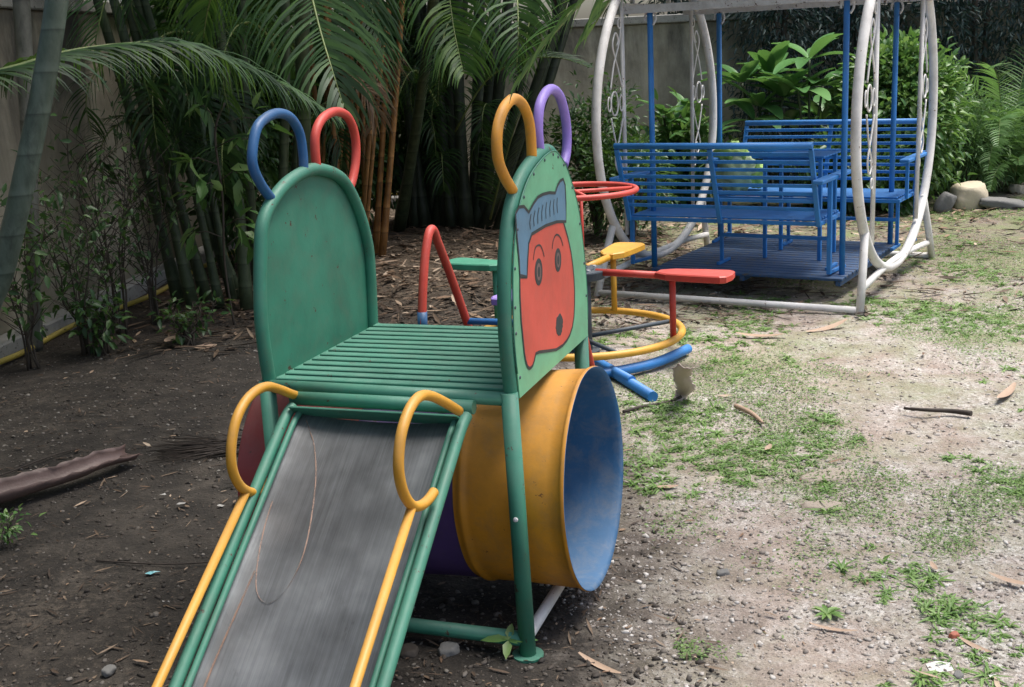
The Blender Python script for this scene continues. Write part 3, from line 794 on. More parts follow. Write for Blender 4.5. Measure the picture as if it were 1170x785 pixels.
# tunnel : three steel barrels end to end, right end slightly high
AX = Vector((math.cos(.033), -.009, math.sin(.033)))
C0 = Vector((.822, .35, .388))
tn = MB(); prof = [(.0, .3175), (-.006, .319), (-.012, .3165), (-.014, .311), (-.05, .309), (-.16, .305), (-.27, .303), (-.283, .304), (-.290, .309), (-.298, .309), (-.305, .303), (-.317, .302)]
tunnel = tn.lathe(prof[::-1], C0, AX, 96, True, .012).build('tunnel', 'orange', sl); tunnel['label'] = 'barrel tunnel, orange section at the right end'
MB().lathe([(-.62, .303), (-.61, .308), (-.60, .303), (-.50, .301), (-.40, .3), (-.325, .302), (-.318, .303)], C0, AX, 72, True, .012).build('tunnel_section', 'darkpurple', tunnel)
MB().lathe([(-.975, .318), (-.968, .3185), (-.96, .312), (-.90, .309), (-.78, .304), (-.64, .302), (-.625, .308), (-.6205, .303)], C0, AX, 72, True, .012).build('tunnel_section', 'darkred', tunnel)
MB().lathe([(-.975, .316), (-.95, .308), (-.62, .299), (-.3, .299), (-.03, .305), (-.012, .309), (.001, .3165), (.0, .3175)][::1], C0, AX, 96, True, .012).build('tunnel_lining', 'blue_tunnel', tunnel)
# ladder at the back: two bent red rails with rungs between
for X in (.165, .585):
    r_ = MB().tube(spline([(X, .705, .70), (X, .712, .78), (X, .75, .91), (X, .79, .99), (X, .82, 1.022), (X, .85, 1.018), (X, .882, .972), (X, 1.0, .808), (X, 1.2, .50), (X, 1.48, .03)], 5), .0145, 12).build('ladder_rail', 'red', sl)
    MB().tube([(X, .705, .70), (X, .711, .775)], .0165, 10).build('socket', 'blue_hoop', r_)
for yy in (1.10, 1.24, 1.37):
    MB().tube([(.165, yy, .655 - (yy - 1.10) * 1.60), (.585, yy, .655 - (yy - 1.10) * 1.60)], .012, 10).build('rung', 'blue', sl)

# ------------------------------------------------------------------ merry-go-round
mg = empty('merry_go_round', (.3625, 6.07, 0), 0, 'small four-seat roundabout with yellow floor ring and red steering wheel', 'roundabout')
MB().tube([(0, 0, .0), (0, 0, .46)], .062, 20).lathe([(0, .062), (0, .10), (.012, .10), (.012, .061)], (0, 0, .02), (0, 0, 1), 24, False).build('post', 'hub', mg)
b = MB(); b.lathe([(-.05, .07), (-.045, .138), (-.006, .146), (0, .144), (.0, .085), (.006, .083), (.006, .05), (.014, .048), (.014, .0005)], (0, 0, .462), (0, 0, 1), 40, False)
hub = b.build('hub_plate', 'hub', mg)
b = MB()
for k in range(4):
    a = k * math.pi / 2 + .5; b.lathe([(0, .009), (.009, .009), (.009, .0005)], (.1 * math.cos(a), .1 * math.sin(a), .462), (0, 0, 1), 8, False)
b.build('bolts', 'roof', hub)
ring = MB().tube([(.531 * math.cos(t * math.pi / 36), .531 * math.sin(t * math.pi / 36), .126) for t in range(72)], .0195, 12, True).build('floor_ring', 'yellow', mg)
b = MB()
for k in range(4):
    a = rad(-27 + 45 + 90 * k); b.tube([(.06 * math.cos(a), .06 * math.sin(a), .10), (.52 * math.cos(a), .52 * math.sin(a), .124)], .012, 8)
b.build('ring_spokes', 'hub', mg)
b = MB().tube([(.31 * math.cos(t * math.pi / 30), .31 * math.sin(t * math.pi / 30), .868) for t in range(60)], .0145, 12, True)
wh = b.build('steering_wheel', 'red', mg)
b = MB()
for k in range(2):
    a = rad(8 + 90 * k); b.tube([(.31 * math.cos(a), .31 * math.sin(a), .866), (-.31 * math.cos(a), -.31 * math.sin(a), .866)], .010, 10)
b.build('spokes', 'red', wh)
b = MB().tube([(-.012, 0, .46), (-.012, 0, .862)], .0155, 12); b.tube([(.028, 0, .46), (.028, 0, .862)], .008, 8); b.build('wheel_post', 'red', mg)
for ang, mt, nm in ((-27, 'red', 'red'), (64, 'yellow', 'yellow'), (148, 'green_seat', 'green'), (-118, 'purple', 'purple')):
    a = rad(ang); ca, sa = math.cos(a), math.sin(a)
    rot = Matrix.Rotation(a, 3, 'Z')
    def tp(x, y, z): return rot @ Vector((x, y, 0)) + Vector((0, 0, z))
    b = MB().tube([tp(.10, 0, .452), tp(.47, 0, .448)], .0185, 12)
    b.tube([tp(.512, 0, .13), tp(.512, 0, .438)], .0165, 12)
    arm = b.build('arm', mt, mg)
    out = [(.43, -.030), (.475, -.058), (.50, -.072), (.66, -.088), (.785, -.093), (.812, -.075), (.822, 0), (.812, .075), (.785, .093), (.66, .088), (.50, .072), (.475, .058), (.43, .030)]
    pr = [Vector((x, y, 0)) for x, y in out]; vs = []; n = len(pr); c = Vector((.66, 0, 0))
    for z, k in ((.436, .965), (.440, 1), (.466, 1), (.472, .95), (.468, .0)):
        for p in pr:
            q = c + (p - c) * k; vs.append(tp(q.x, q.y, z))
    fs = [(i * n + j, i * n + (j + 1) % n, (i + 1) * n + (j + 1) % n, (i + 1) * n + j) for i in range(4) for j in range(n)] + [tuple(range(n))[::-1]]
    bs_ = MB(); bs_.add(vs, fs, False); st_ = bs_.build('seat', mt, mg); st_['label'] = nm + ' paddle-shaped seat'

# ------------------------------------------------------------------ garden swing
W0 = Vector((.9811, 7.8333, 0)); WYAW = -.5498
sw = empty('garden_swing', W0, WYAW, 'blue double-bench swing hanging in a white tubular frame of oval loops', 'garden swing')
YC = .52
def loop_pts(X, n=72):
    out = []
    for k in range(n):
        t = 2 * math.pi * k / n; y = math.cos(t); z = math.sin(t)
        out.append((X, YC + .985 * math.copysign(abs(y) ** .95, y) * (1 - .06 * z), 1.13 + 1.0 * z))
    return out
for X in (-.17, 1.45):
    fr = MB().tube(loop_pts(X), .0295, 14, True).build('oval_loop', 'white', sw)
    fr['label'] = 'left white oval loop of the frame' if X < 0 else 'right white oval loop of the frame'
    o = .018 if X > 0 else -.018
    for (y0, y1) in ((-.25, -.45), (1.285, 1.47)):
        MB().tube([(X, y0 + (.012 if y0 < 0 else -.012), .485), (X + o * .4, y0, .45), (X + o * 1.4, (y0 + y1) / 2, .23), (X + o * 2.2, y1, .0)], [.012, .024, .0245, .0245], 12).build('frame_leg', 'white', sw)
    MB().tube([(X + o, -.36, .13), (X + o * .5, .1, .155), (X, .42, .16), (X, .62, .16), (X + o * .5, .95, .155), (X + o, 1.4, .13)], .021, 10).build('cross_tube', 'white', sw)
    for yb in (-.06, 1.09):
        zb = 1.0 * math.sqrt(max(0, 1 - ((yb - YC) / .985) ** 2))
        v_ = MB().tube([(X, yb, 1.13 - zb + .03), (X, yb, 1.13 + zb - .05)], .0145, 8).build('upright_rod', 'white', sw)
        # wrought scrolls between rod and loop
        b = MB(); sg = -1 if yb < YC else 1; yc = yb + sg * .135
        for zc in (1.22,):
            for dz in (-.085, .085):
                b.tube(spline([(X, yc + .05 * math.cos(t) * 1.0, zc + dz * .0 + .075 * math.sin(t)) for t in [k * math.pi / 8 for k in range(16)]], 2, True), .006, 6, True) if dz < 0 else None
            b.tube(spline([(X, yb + sg * .035 + .025 * math.cos(t), zc + .05 * math.sin(t)) for t in [k * math.pi / 6 for k in range(12)]], 2, True), .005, 6, True)
            b.tube(spline([(X, yc + sg * .075 + .022 * math.cos(t), zc + .045 * math.sin(t)) for t in [k * math.pi / 6 for k in range(12)]], 2, True), .005, 6, True)
        for s_ in (1, -1):
            P = [(X, yb + sg * .02, 1.22 + s_ * .10), (X, yb + sg * .075, 1.22 + s_ * .22), (X, yb + sg * .145, 1.22 + s_ * .36), (X, yb + sg * .10, 1.22 + s_ * .44), (X, yb + sg * .06, 1.22 + s_ * .40), (X, yb + sg * .085, 1.22 + s_ * .36)]
            b.tube(spline(P, 6), .006, 6)
            P = [(X, yb + sg * .19, 1.22 + s_ * .09), (X, yb + sg * .13, 1.22 + s_ * .25), (X, yb + sg * .04, 1.22 + s_ * .40), (X, yb + sg * .012, 1.22 + s_ * .58)]
            b.tube(spline(P, 6), .006, 6)
            b.tube(spline([(X, yb + sg * .04 + .022 * math.cos(t), 1.22 + s_ * .50 + .03 * math.sin(t)) for t in [k * math.pi / 6 for k in range(12)]], 2, True), .005, 6, True)
        b.build('scrollwork', 'white', v_)
MB().tube([(-.2, -.44, .028), (1.47, -.44, .028)], .021, 12).build('base_tube', 'white', sw)
MB().tube([(-.2, 1.46, .028), (1.47, 1.46, .028)], .021, 12).build('base_tube', 'white', sw)
b = MB()
for yy in (YC - .05, YC + .05): b.tube([(-.17, yy, 2.13), (1.45, yy, 2.13)], .03, 12)
b.build('top_tube', 'white', sw)
b = MB()
for yy in (-.02, 1.22): b.bar((-.28, yy, 1.800), (1.56, yy, 1.800), .045, .05)
for xx in (-.26, .3, .64, 1.0, 1.54): b.bar((xx, .004, 1.835), (xx, 1.196, 1.835), .03, .03); b.bar((xx, .3, 1.85), (xx, .3, 1.945), .025, .025); b.bar((xx, .9, 1.85), (xx, .9, 1.945), .025, .025)
rf = b.build('roof_frame', 'roof', sw)
b = MB(); nc = 60; vs = []
for i in range(nc + 1):
    x = -.34 + 1.96 * i / nc
    for yy in (-.16, 1.36): vs.append((x, yy, 1.955 + .010 * math.cos(i * math.pi)))
b.add(vs, [(2 * i, 2 * i + 1, 2 * i + 3, 2 * i + 2) for i in range(nc)], False)
b.build('roof_sheet', 'roof', sw)
for x in (0, 1.257):
    for y in (0, 1.2):
        p_ = MB().tube([(x, y, .13), (x, y, 1.775)], .0185, 12).build('hanging_post', 'blue', sw)
        MB().tube(spline([(x + .02, y, 1.70), (x + .04, y, 1.735), (x + .03, y, 1.775), (x, y, 1.785), (x - .03, y, 1.77), (x - .035, y, 1.73)], 4), .0075, 8).build('hook', 'roof', p_)
b = MB(); n = 17
for i in range(n): b.box((.665, -.10 + i * 1.32 / (n - 1) , .137), (1.26, .066, .018), Matrix.Rotation(R.uniform(-.002, .002), 3, 'Z'), .003)
for xx in (.06, .66, 1.27): b.bar((xx, -.13, .112), (xx, 1.25, .112), .03, .03)
b.build('floor_deck', 'blue_floor', sw)
def bench(flip, nm):
    f = (lambda y: 1.2 - y) if flip else (lambda y: y)
    xs = (-.085, 1.165) if not flip else (.08, 1.37)
    x0, x1 = xs; xm = (x0 + x1) / 2
    o = MB(); sl_ = []
    def P(x, y, z): return (x, f(y), z)
    for x in (x0, xm, x1):     # back uprights
        o.bar(P(x, -.19, .47), P(x, -.36, .945), .028, .022)
    o.tube([P(x0 - .01, -.365, .965), P(x1 + .01, -.365, .965)], .0195, 12)
    bk = o.build('backrest', 'blue', sw); bk['label'] = nm + ' bench backrest'
    q = MB()
    for i in range(9):
        t = (i + .55) / 9.0; y = -.36 + .17 * (1 - t) - .017 ; z = .50 + .435 * t
        if i in (0,): continue
        y = -.19 - .17 * (z - .47) / .475 + .014
        q.box(P((x0 + x1) / 2, y, z), (x1 - x0 - .0, .012, .022), Matrix.Rotation(R.uniform(-.0015, .0015), 3, 'Y'), .003)
    q.build('slats', 'blue', bk)
    q = MB()
    for i in range(9): q.box(P((x0 + x1) / 2, -.16 + i * .052, .503), (x1 - x0 - .02, .034, .012), None, .003)
    for x in (x0, x1): q.bar(P(x, -.19, .483), P(x, .29, .483), .025, .022)
    q.bar(P(x0, -.18, .482), P(x1, -.18, .482), .022, .024); q.bar(P(x0, .28, .482), P(x1, .28, .482), .022, .024)
    st_ = q.build('seat', 'blue', sw); st_['label'] = nm + ' bench seat'
    for x in (x0, x1):
        x += .035 if x > xm else -.035
        q = MB().bar(P(x, -.34, .750), P(x, .30, .750), .066, .026, bev=.006)
        q.bar(P(x, -.08, .16), P(x, -.08, .733), .026, .026); q.bar(P(x, -.06, .17), P(x, .26, .152), .022, .02); q.bar(P(x, .20, .49), P(x, .20, .733), .022, .022)
        q.build('armrest', 'blue', sw)
    q = MB()
    for x in (x0 + .5, x1 - .03): q.bar(P(x, .16, .16), P(x, .16, .475), .022, .022)
    q.bar(P(x0 + .5, .16, .34), P(x1 - .03, .16, .34), .03, .022); q.bar(P(x0 + .5, .09, .158), P(x0 + .5, .30, .158), .022, .02); q.bar(P(x1 - .03, .09, .158), P(x1 - .03, .30, .158), .022, .02)
    q.build('seat_stand', 'blue', sw)
bench(False, 'near'); bench(True, 'far')
b = MB()
for i in range(6): b.box((.80, .42 + i * .066, .826), (.44, .056, .012), None, .003)
for x in (.62, .99):
    for y in (.42, .75): b.bar((x, y, .15), (x, y, .818), .024, .024)
for y in (.42, .75): b.bar((.62, y, .806), (.99, y, .806), .018, .02)
b.build('table', 'blue', sw)
# sack on the far bench
sk = empty('sack', W0 + Matrix.Rotation(WYAW, 3, 'Z') @ Vector((.25, .82, 0)), 0, 'lumpy lime green and white sack lying on the swing table edge behind the near backrest', 'sack')
def blob(c, r, j=.12, n=3, rot=0, seed=1.0, sub=18):
    vs = []; fs = []; a = sub; bq = sub * 2
    for i in range(a + 1):
        for k in range(bq):
            th = math.pi * i / a; ph = 2 * math.pi * k / bq
            d = Vector((math.sin(th) * math.cos(ph), math.sin(th) * math.sin(ph), math.cos(th)))
            q = 1 + j * noise.noise(d * n + Vector((seed, 0, 0))) + j * .4 * noise.noise(d * n * 3 + Vector((seed, 4, 0)))
            vs.append(Vector(c) + Matrix.Rotation(rot, 3, 'Z') @ Vector((d.x * r[0], d.y * r[1], d.z * r[2])) * q)
    for i in range(a):
        for k in range(bq):
            l = (k + 1) % bq; fs.append((i * bq + k, (i + 1) * bq + k, (i + 1) * bq + l, i * bq + l))
    return vs, fs
v, f = blob((0, 0, .14), (.17, .13, .15), .34, 2.6, .3, 3); MB_ = MB(); MB_.add(v, f); MB_.build('bag_body', 'sack_white', sk)
v, f = blob((-.03, 0, .27), (.12, .10, .08), .38, 2.5, .0, 8); MB_ = MB(); MB_.add(v, f); MB_.build('bag_top', 'sack_green', sk)
v, f = blob((.14, -.02, .10), (.08, .07, .09), .4, 2.5, .0, 5); MB_ = MB(); MB_.add(v, f); MB_.build('bag_corner', 'sack_green', sk)
_p = W0 + Matrix.Rotation(WYAW, 3, 'Z') @ Vector((.16, 1.12, 0)); sk.location = (_p.x, _p.y, .508)
sk['label'] = 'lumpy lime green and white sack lying on the seat of the far swing bench'

# ------------------------------------------------------------------ walls, kerb, pipe
def wallrun(name, a, b, h_, th, label, seg=14, pil=None):
    a, b = Vector(a), Vector(b); t = (b - a); L = t.length; ang = math.atan2(t.y, t.x)
    e = empty(name, a, ang, label, 'wall')
    q = MB(); q.box((L / 2, 0, h_ / 2 - .15), (L, th, h_ + .3), None, .01); q.build('wall_panel', 'wall', e)
    q = MB()
    nb = max(1, int(L / 1.7))
    for i in range(nb): q.box(((i + .5) * L / nb, 0, h_ + .045), (L / nb - .012, th + .09, .085), None, .008)
    q.build('coping', 'coping', e)
    q = MB(); q.box((L / 2, -th / 2 - .075, .02), (L - .02, .15, .16), None, .012); q.build('footing', 'coping', e)
    return e
wl = wallrun('boundary_wall', (-4.15, -1.5, 0), (-2.30, 13.0, 0), 1.97, .15, 'tall stained concrete wall with pale coping along the left side')
wb = wallrun('boundary_wall', (-2.25, 13.15, 0), (9.5, 13.6, 0), 1.80, .15, 'weathered concrete wall across the back behind the swing')
pp = [G(-60, 440) + Vector((0, 0, .03)), G(20, 409) + Vector((0, 0, .02)), G(90, 372) + Vector((0, 0, .02)), G(175, 341) + Vector((0, 0, .03)), G(225, 312) + Vector((0, 0, .03)), Vector((-2.12, 11.2, .06)), Vector((-1.95, 12.6, .10)), Vector((-1.2, 12.92, .14)), Vector((.2, 12.97, .15)), Vector((1.2, 13.0, .13))]
tag(MB().tube(spline(pp, 8), .017, 10).build('yellow_pipe', 'pipe_yellow'), 'thin faded yellow pipe running along the foot of the walls', 'pipe')

# ------------------------------------------------------------------ palms
def clump(label, stems, fronds, cat='palm', group=None, name='palm_clump', mat='cane_green', rr=(.045, .035), bow=.05):
    base = Vector(stems[0][0]); e = empty(name, (base.x, base.y, 0), 0, label, cat, group)
    inv = Vector((base.x, base.y, 0))
    for a, b_ in stems: 
        k = .75 + .5 * R.random()
        stem(e, Vector(a) - inv, Vector(b_) - inv, rr[0] * k, rr[1] * k, mat, bow)
    for kw in fronds:
        kw = dict(kw); kw['pts'] = [Vector(p) - inv for p in kw['pts']]
        frond(e, **kw)
    return e, inv

def ext(a, b, z):   # carry the line a-b up to height z
    a, b = Vector(a), Vector(b); t = (z - a.z) / (b.z - a.z); return a + (b - a) * t

# left areca clump
A = []
for (bx, by, tx, ty, d) in ((205, 345, 138, 110, 7.9), (222, 352, 152, 100, 7.7), (238, 345, 178, 110, 8.0), (252, 350, 196, 130, 7.6), (266, 342, 232, 120, 8.1), (282, 352, 250, 60, 7.8), (297, 340, 285, 60, 8.2), (316, 345, 318, 60, 8.3), (330, 335, 352, 60, 8.6), (272, 338, 214, 160, 8.5)):
    g = G(bx, by); g.z = -.03; q = D(tx, ty, g.y + R.uniform(-.2, .2)); A.append((g, ext(g, q, 2.3 + R.random() * .9)))
fr = []
for i, (a, b_) in enumerate(A):
    for k in range(4 if i % 2 else 3):
        yaw = R.uniform(0, 6.28); L = R.uniform(1.6, 2.3)
        fr.append(dict(pts=arch(b_, yaw, rad(R.uniform(45, 78)), L, rad(R.uniform(85, 140))), nl=34, ll=.46, lw=.034, sag=.5, mat='palm' if R.random() < .6 else 'palm_light', seed=i * 9 + k))
for i in range(16):
    a, b_ = A[i % 10]; p = a.lerp(b_, R.uniform(.35, .8)); fr.append(dict(pts=arch(p, R.uniform(3.4, 6.0), rad(45), R.uniform(.7, 1.2), rad(150)), nl=20, ll=.36, lw=.032, sag=.8, mat='palm', seed=i + 330))
clump('clump of leaning green ringed palm stems beside the left wall', A, fr, mat='cane_green', rr=(.036, .030))
# leaning bluish stem at the left edge of the view
pts = [D(80, -150, 4.0), D(65, 0, 4.0), D(49, 100, 4.0), D(39, 150, 4.0), D(22, 230, 4.0), D(3, 310, 4.02), D(-24, 400, 4.05)]
g = Vector((-1.98, 4.1, 0)); e = empty('palm_tree', g, 0, 'single leaning bluish-green ringed palm trunk at the far left', 'palm')
P = [p - g for p in pts] + [Vector((0, .02, -.03))]; P = [Vector((.32, -.1, 3.1)), Vector((.44, -.1, 2.75))][:0] + P
P = [P[0] + (P[0] - P[2]) * .9] + P
MB().tube(spline(P, 4), [.0345 + .006 * i / (len(P) * 4) for i in range((len(P) - 1) * 4 + 1)], 18).build('trunk', 'cane_blue', e)
top = P[0]
for k in range(7):
    frond(e, arch(top, rad(k * 51 + 10), rad(60), 2.0, rad(115)), 36, .5, .036, .5, 'palm', seed=k + 400)
# the frond that crosses in front of the left wall belongs to it
frond(e, [p - g for p in (D(-420, 150, 3.2), D(-180, 118, 3.6), D(0, 80, 4.1), D(70, 60, 4.4), D(140, 50, 4.6), D(205, 50, 4.8), D(270, 72, 5.0), D(330, 100, 5.1), D(385, 135, 5.2))], 84, .33, .022, .7, 'palm', .35, .5, .010, seed=77, vee=.0, limp=.9)
# thin grey post-like trunk by the wall
g = G(40, 398); tk = empty('grey_tree', (g.x, g.y, 0), 0, 'slim pale grey trunk standing close to the left wall behind the bluish palm', 'tree')
tp_ = D(22, -40, g.y)
stem(tk, (0, 0, -.03), tp_ - g, .036, .05, 'cane_grey', .02, name='trunk')
leafcloud('crown', 'tree', tk, [((-.3, 0, 3.1), (.9, .9, .6))], 1500, .10, .04)
# orange canes
B = []
for bx, tx, ty in ((352, 330, 60), (362, 372, 80), (372, 352, 80), (380, 392, 90), (390, 398, 60), (398, 410, 60), (405, 405, 60), (412, 428, 60), (420, 418, 60), (428, 440, 60), (396, 380, 60), (436, 452, 60), (415, 436, 100)):
    g = G(bx, R.uniform(285, 297)); g.z = -.03; q = D(tx, ty, g.y); B.append((g, ext(g, q, 2.5 + R.random() * .8)))
fr = []
for i, (a, b_) in enumerate(B):
    for k in range(2): fr.append(dict(pts=arch(b_, R.uniform(0, 6.28), rad(R.uniform(50, 80)), R.uniform(1.2, 1.9), rad(R.uniform(90, 150))), nl=26, ll=.40, lw=.032, sag=.5, mat='palm', seed=i * 7 + k + 100))
for i in range(7):
    a, b_ = B[i]; p = a.lerp(b_, R.uniform(.35, .75))
    fr.append(dict(pts=arch(p, R.uniform(3.6, 5.8), rad(20), R.uniform(.6, 1.0), rad(130)), nl=20, ll=.34, lw=.026, sag=.9, mat='palm_dead' if i % 2 else 'palm', seed=i + 150))
clump('clump of slender orange-brown canes with hanging dead leaves', B, fr, mat='cane_orange', rr=(.021, .018), bow=.04)
# big dark clump in the middle
Cc = []
for bx, tx, ty in ((474, 452, 70), (486, 470, 60), (496, 500, 60), (512, 492, 70), (521, 534, 60), (529, 512, 60), (537, 556, 60), (551, 610, 80), (470, 440, 80), (482, 462, 60), (492, 478, 40), (500, 484, 40), (508, 500, 60), (517, 508, 60), (525, 520, 60), (533, 530, 60), (541, 545, 60), (549, 572, 60), (556, 596, 60), (562, 622, 60), (568, 634, 50), (545, 560, 60), (500, 510, 100)):
    g = G(bx, R.uniform(242, 252)); g.z = -.03; g.y -= .6; g.x *= .95; q = D(tx, ty, g.y + R.uniform(-.2, .3)); Cc.append((g, ext(g, q, 2.4 + R.random() * 1.1)))
fr = []
for i, (a, b_) in enumerate(Cc):
    for k in range(2): fr.append(dict(pts=arch(b_, R.uniform(2.6, 6.8), rad(R.uniform(50, 82)), R.uniform(1.7, 2.6), rad(R.uniform(85, 145))), nl=32, ll=.52, lw=.042, sag=.5, mat='palm' if R.random() < .7 else 'palm_light', seed=i * 5 + k + 200))
for p in ([D(520, 150, 10.8), D(555, 92, 10.6), D(600, 68, 10.4), D(640, 66, 10.3), D(672, 76, 10.2)], [D(560, 250, 10.6), D(575, 190, 10.3), D(590, 140, 10.1), D(604, 108, 10.0)], [D(500, 120, 10.5), D(475, 80, 10.2), D(455, 110, 10), D(446, 170, 9.9)], [D(545, 60, 10.5), D(520, 20, 10.2), D(505, 50, 9.9), D(500, 120, 9.8)]):
    fr.append(dict(pts=p, nl=44, ll=.30, lw=.020, sag=.35, mat='palm', seed=int(p[0].x * 100) + 240))
for i in range(22):
    a, b_ = Cc[i]; p = a.lerp(b_, R.uniform(.15, .75)); fr.append(dict(pts=arch(p, R.uniform(3.6, 5.8), rad(50), R.uniform(.6, 1.1), rad(150)), nl=18, ll=.3, lw=.026, sag=.7, mat='palm', seed=i + 260))
ce, cinv = clump('large dark clump of many upright palm stems in the middle of the back', Cc, fr, mat='cane_dark', rr=(.056, .044), bow=.07)
# hanging fronds from overhead palms
ov = Vector((-1.15, 5.6, 0))
def overhead(label, base, crown, fl, mat='cane_green', r_=(.05, .04), extra=6, seed=0):
    base, crown = Vector(base), Vector(crown); e = empty('palm_tree', base, 0, label, 'palm')
    stem(e, (0, 0, -.03), crown - base, r_[0], r_[1], mat, .06, name='trunk')
    for k, f_ in enumerate(fl):
        kw = dict(f_); kw['pts'] = [crown - base] + [p - base for p in kw['pts']]; kw.setdefault('seed', seed + k); frond(e, **kw)
    for k in range(extra):
        frond(e, arch(crown - base, rad(k * 360 / extra + 40 + seed), rad(62), 2.0, rad(R.uniform(70, 95))), 34, .5, .036, .5, 'palm', seed=k + seed + 50)
    return e
g = G(352, 330); overhead('green palm whose broad frond hangs above the red hoop', (g.x, g.y, 0), D(345, -330, 6.6), [
    dict(pts=[D(335, -160, 6.2), D(345, -60, 5.8), D(362, 20, 5.5), D(378, 75, 5.3), D(392, 120, 5.25)], nl=60, ll=.62, lw=.030, sag=.75, mat='palm', fwdk=.55, start=.2, vee=.1),
    dict(pts=[D(300, -140, 6.4), D(262, -60, 6.6), D(240, 0, 6.8), D(232, 45, 6.9)], nl=40, ll=.45, lw=.032, sag=.7, mat='palm_light', start=.3),
    dict(pts=[D(270, -160, 6.0), D(170, -80, 5.6), D(125, -10, 5.4), D(108, 50, 5.3)], nl=44, ll=.5, lw=.03, sag=.6, mat='palm', start=.3)], seed=500)
g = G(455, 262); overhead('green palm with several pale drooping fronds at the top centre', (g.x, g.y, 0), D(520, -260, 8.6), [
    dict(pts=[D(505, -120, 8.0), D(510, -40, 7.5), D(518, 30, 7.2), D(530, 85, 7.0)], nl=54, ll=.55, lw=.032, sag=.8, mat='palm_light', start=.25, fwdk=.5),
    dict(pts=[D(560, -130, 7.6), D(585, -50, 6.9), D(592, 20, 6.5), D(590, 80, 6.4)], nl=54, ll=.55, lw=.032, sag=.8, mat='palm', start=.25, fwdk=.6),
    dict(pts=[D(430, -130, 8.4), D(420, -50, 8.0), D(425, 10, 7.7), D(440, 60, 7.5)], nl=40, ll=.5, lw=.032, sag=.8, mat='palm', start=.25)], r_=(.05, .04), seed=540)
overhead('palm outside the right edge whose light frond tips hang over the orange hoop', (3.7, 2.7, 0), Vector((2.5, 3.8, 3.4)), [
    dict(pts=[Vector((1.6, 3.9, 3.5)), D(820, -260, 3.4), D(730, -80, 3.05), D(665, 0, 2.95), D(620, 52, 2.9), D(592, 95, 2.88)], nl=76, ll=.34, lw=.022, sag=.5, mat='palm_light', start=.3, fwdk=.9),
    dict(pts=[Vector((1.7, 4.1, 3.7)), D(800, -180, 4.3), D(730, -60, 4.3), D(690, 10, 4.3), D(668, 45, 4.3)], nl=56, ll=.42, lw=.034, sag=.85, mat='palm_light', start=.35, fwdk=.5)], r_=(.06, .045), extra=5, seed=580)

# ------------------------------------------------------------------ shrubs
def shrub(label, base, h_, nst, spread, nleaf, L, Wd, mat='shrub', cat='shrub', group=None, lean=(0, 0), rs=.007, leafh=.25, name='shrub', bark='bark'):
    base = Vector(base); e = empty(name, base, 0, label, cat, group); tips = []
    for i in range(nst):
        a = R.uniform(0, 6.28); s_ = R.uniform(.3, 1) * spread; hh = h_ * R.uniform(.7, 1.0)
        P = [Vector((math.cos(a) * .03, math.sin(a) * .03, -.02))]
        for k in range(1, 6):
            t = k / 5; P.append(Vector((math.cos(a) * s_ * t ** 1.3 + lean[0] * t * hh + R.gauss(0, .015), math.sin(a) * s_ * t ** 1.3 + lean[1] * t * hh + R.gauss(0, .015), hh * t)))
        q = MB().tube(spline(P, 2), [rs * (1 - .7 * j / 10) for j in range(11)], 6)
        for k in range(2, 6):
            tips.append(P[k])
            for _ in range(3):
                c = P[k - 1].lerp(P[k], R.random()); a2 = R.uniform(0, 6.28); l_ = R.uniform(.10, .30) * h_
                d = Vector((math.cos(a2), math.sin(a2), R.uniform(.3, 1.1))) * l_
                q.tube([c, c + d * .5 + Vector((0, 0, .01)), c + d], [rs * .4, rs * .3, rs * .15], 5); tips += [c + d, c + d * .75, c + d * .5]
        q.build('stem', bark, e)
    tips = [t for t in tips if t.z > h_ * leafh]
    T = np.array([tuple(t) for t in tips]); k = NR.integers(0, len(T), nleaf)
    C = T[k] + NR.normal(size=(nleaf, 3)) * L * .55; Dd = (C - T[k]) / L + rand_dirs(nleaf, 0) * .5 + np.array([0, 0, -.1]); N = np.array([0, 0, 1.]) + NR.normal(size=(nleaf, 3)) * .4
    sz = .6 + .6 * NR.random(nleaf); V, F = leaves_np(C, Dd, N, L * sz, Wd * sz, .2, .1)
    npmesh('leaves', V, F, mat, e); return e
SG = 'thin dark-stemmed shrubs along the left wall'
shrub('thin shrub at the left picture edge growing at the foot of the wall', G(38, 418), .95, 5, .22, 200, .07, .03, group=SG)
shrub('thin wiry shrub with feathery leaves in front of the blank left wall', G(100, 402), 1.05, 7, .32, 380, .06, .024, group=SG)
shrub('tallest thin shrub with bare dark stems beside the leaning green palms', G(140, 380), 1.25, 7, .30, 330, .06, .024, group=SG)
shrub('low leafy shrub under the thin shrubs by the yellow pipe', G(120, 402), .32, 8, .20, 170, .07, .03, 'shrub', group=SG, leafh=.1)
shrub('bare twiggy shrub in front of the palm stems near the kerb', G(178, 372), 1.2, 6, .25, 150, .06, .024, group=SG)
shrub('weedy low plant on the dark soil right of the twiggy shrubs', G(215, 395), .25, 8, .22, 150, .06, .025, 'shrub', group=SG, leafh=.1)
shrub('small fern-like seedling at the left edge of the dark soil', G(8, 625), .12, 5, .06, 90, .03, .012, 'shrub_light', rs=.002, leafh=.1, cat='plant', name='seedling')
e = empty('sapling', G(268, 372), 0, 'upright sapling with large pale leaves left of the blue hoop', 'sapling')
b = MB(); P = [Vector((0, 0, -.02)), Vector((-.02, 0, .4)), Vector((.01, 0, .8)), Vector((.0, .02, 1.18)), Vector((.08, 0, 1.36))]; b.tube(spline(P, 4), .007, 6)
tw = []
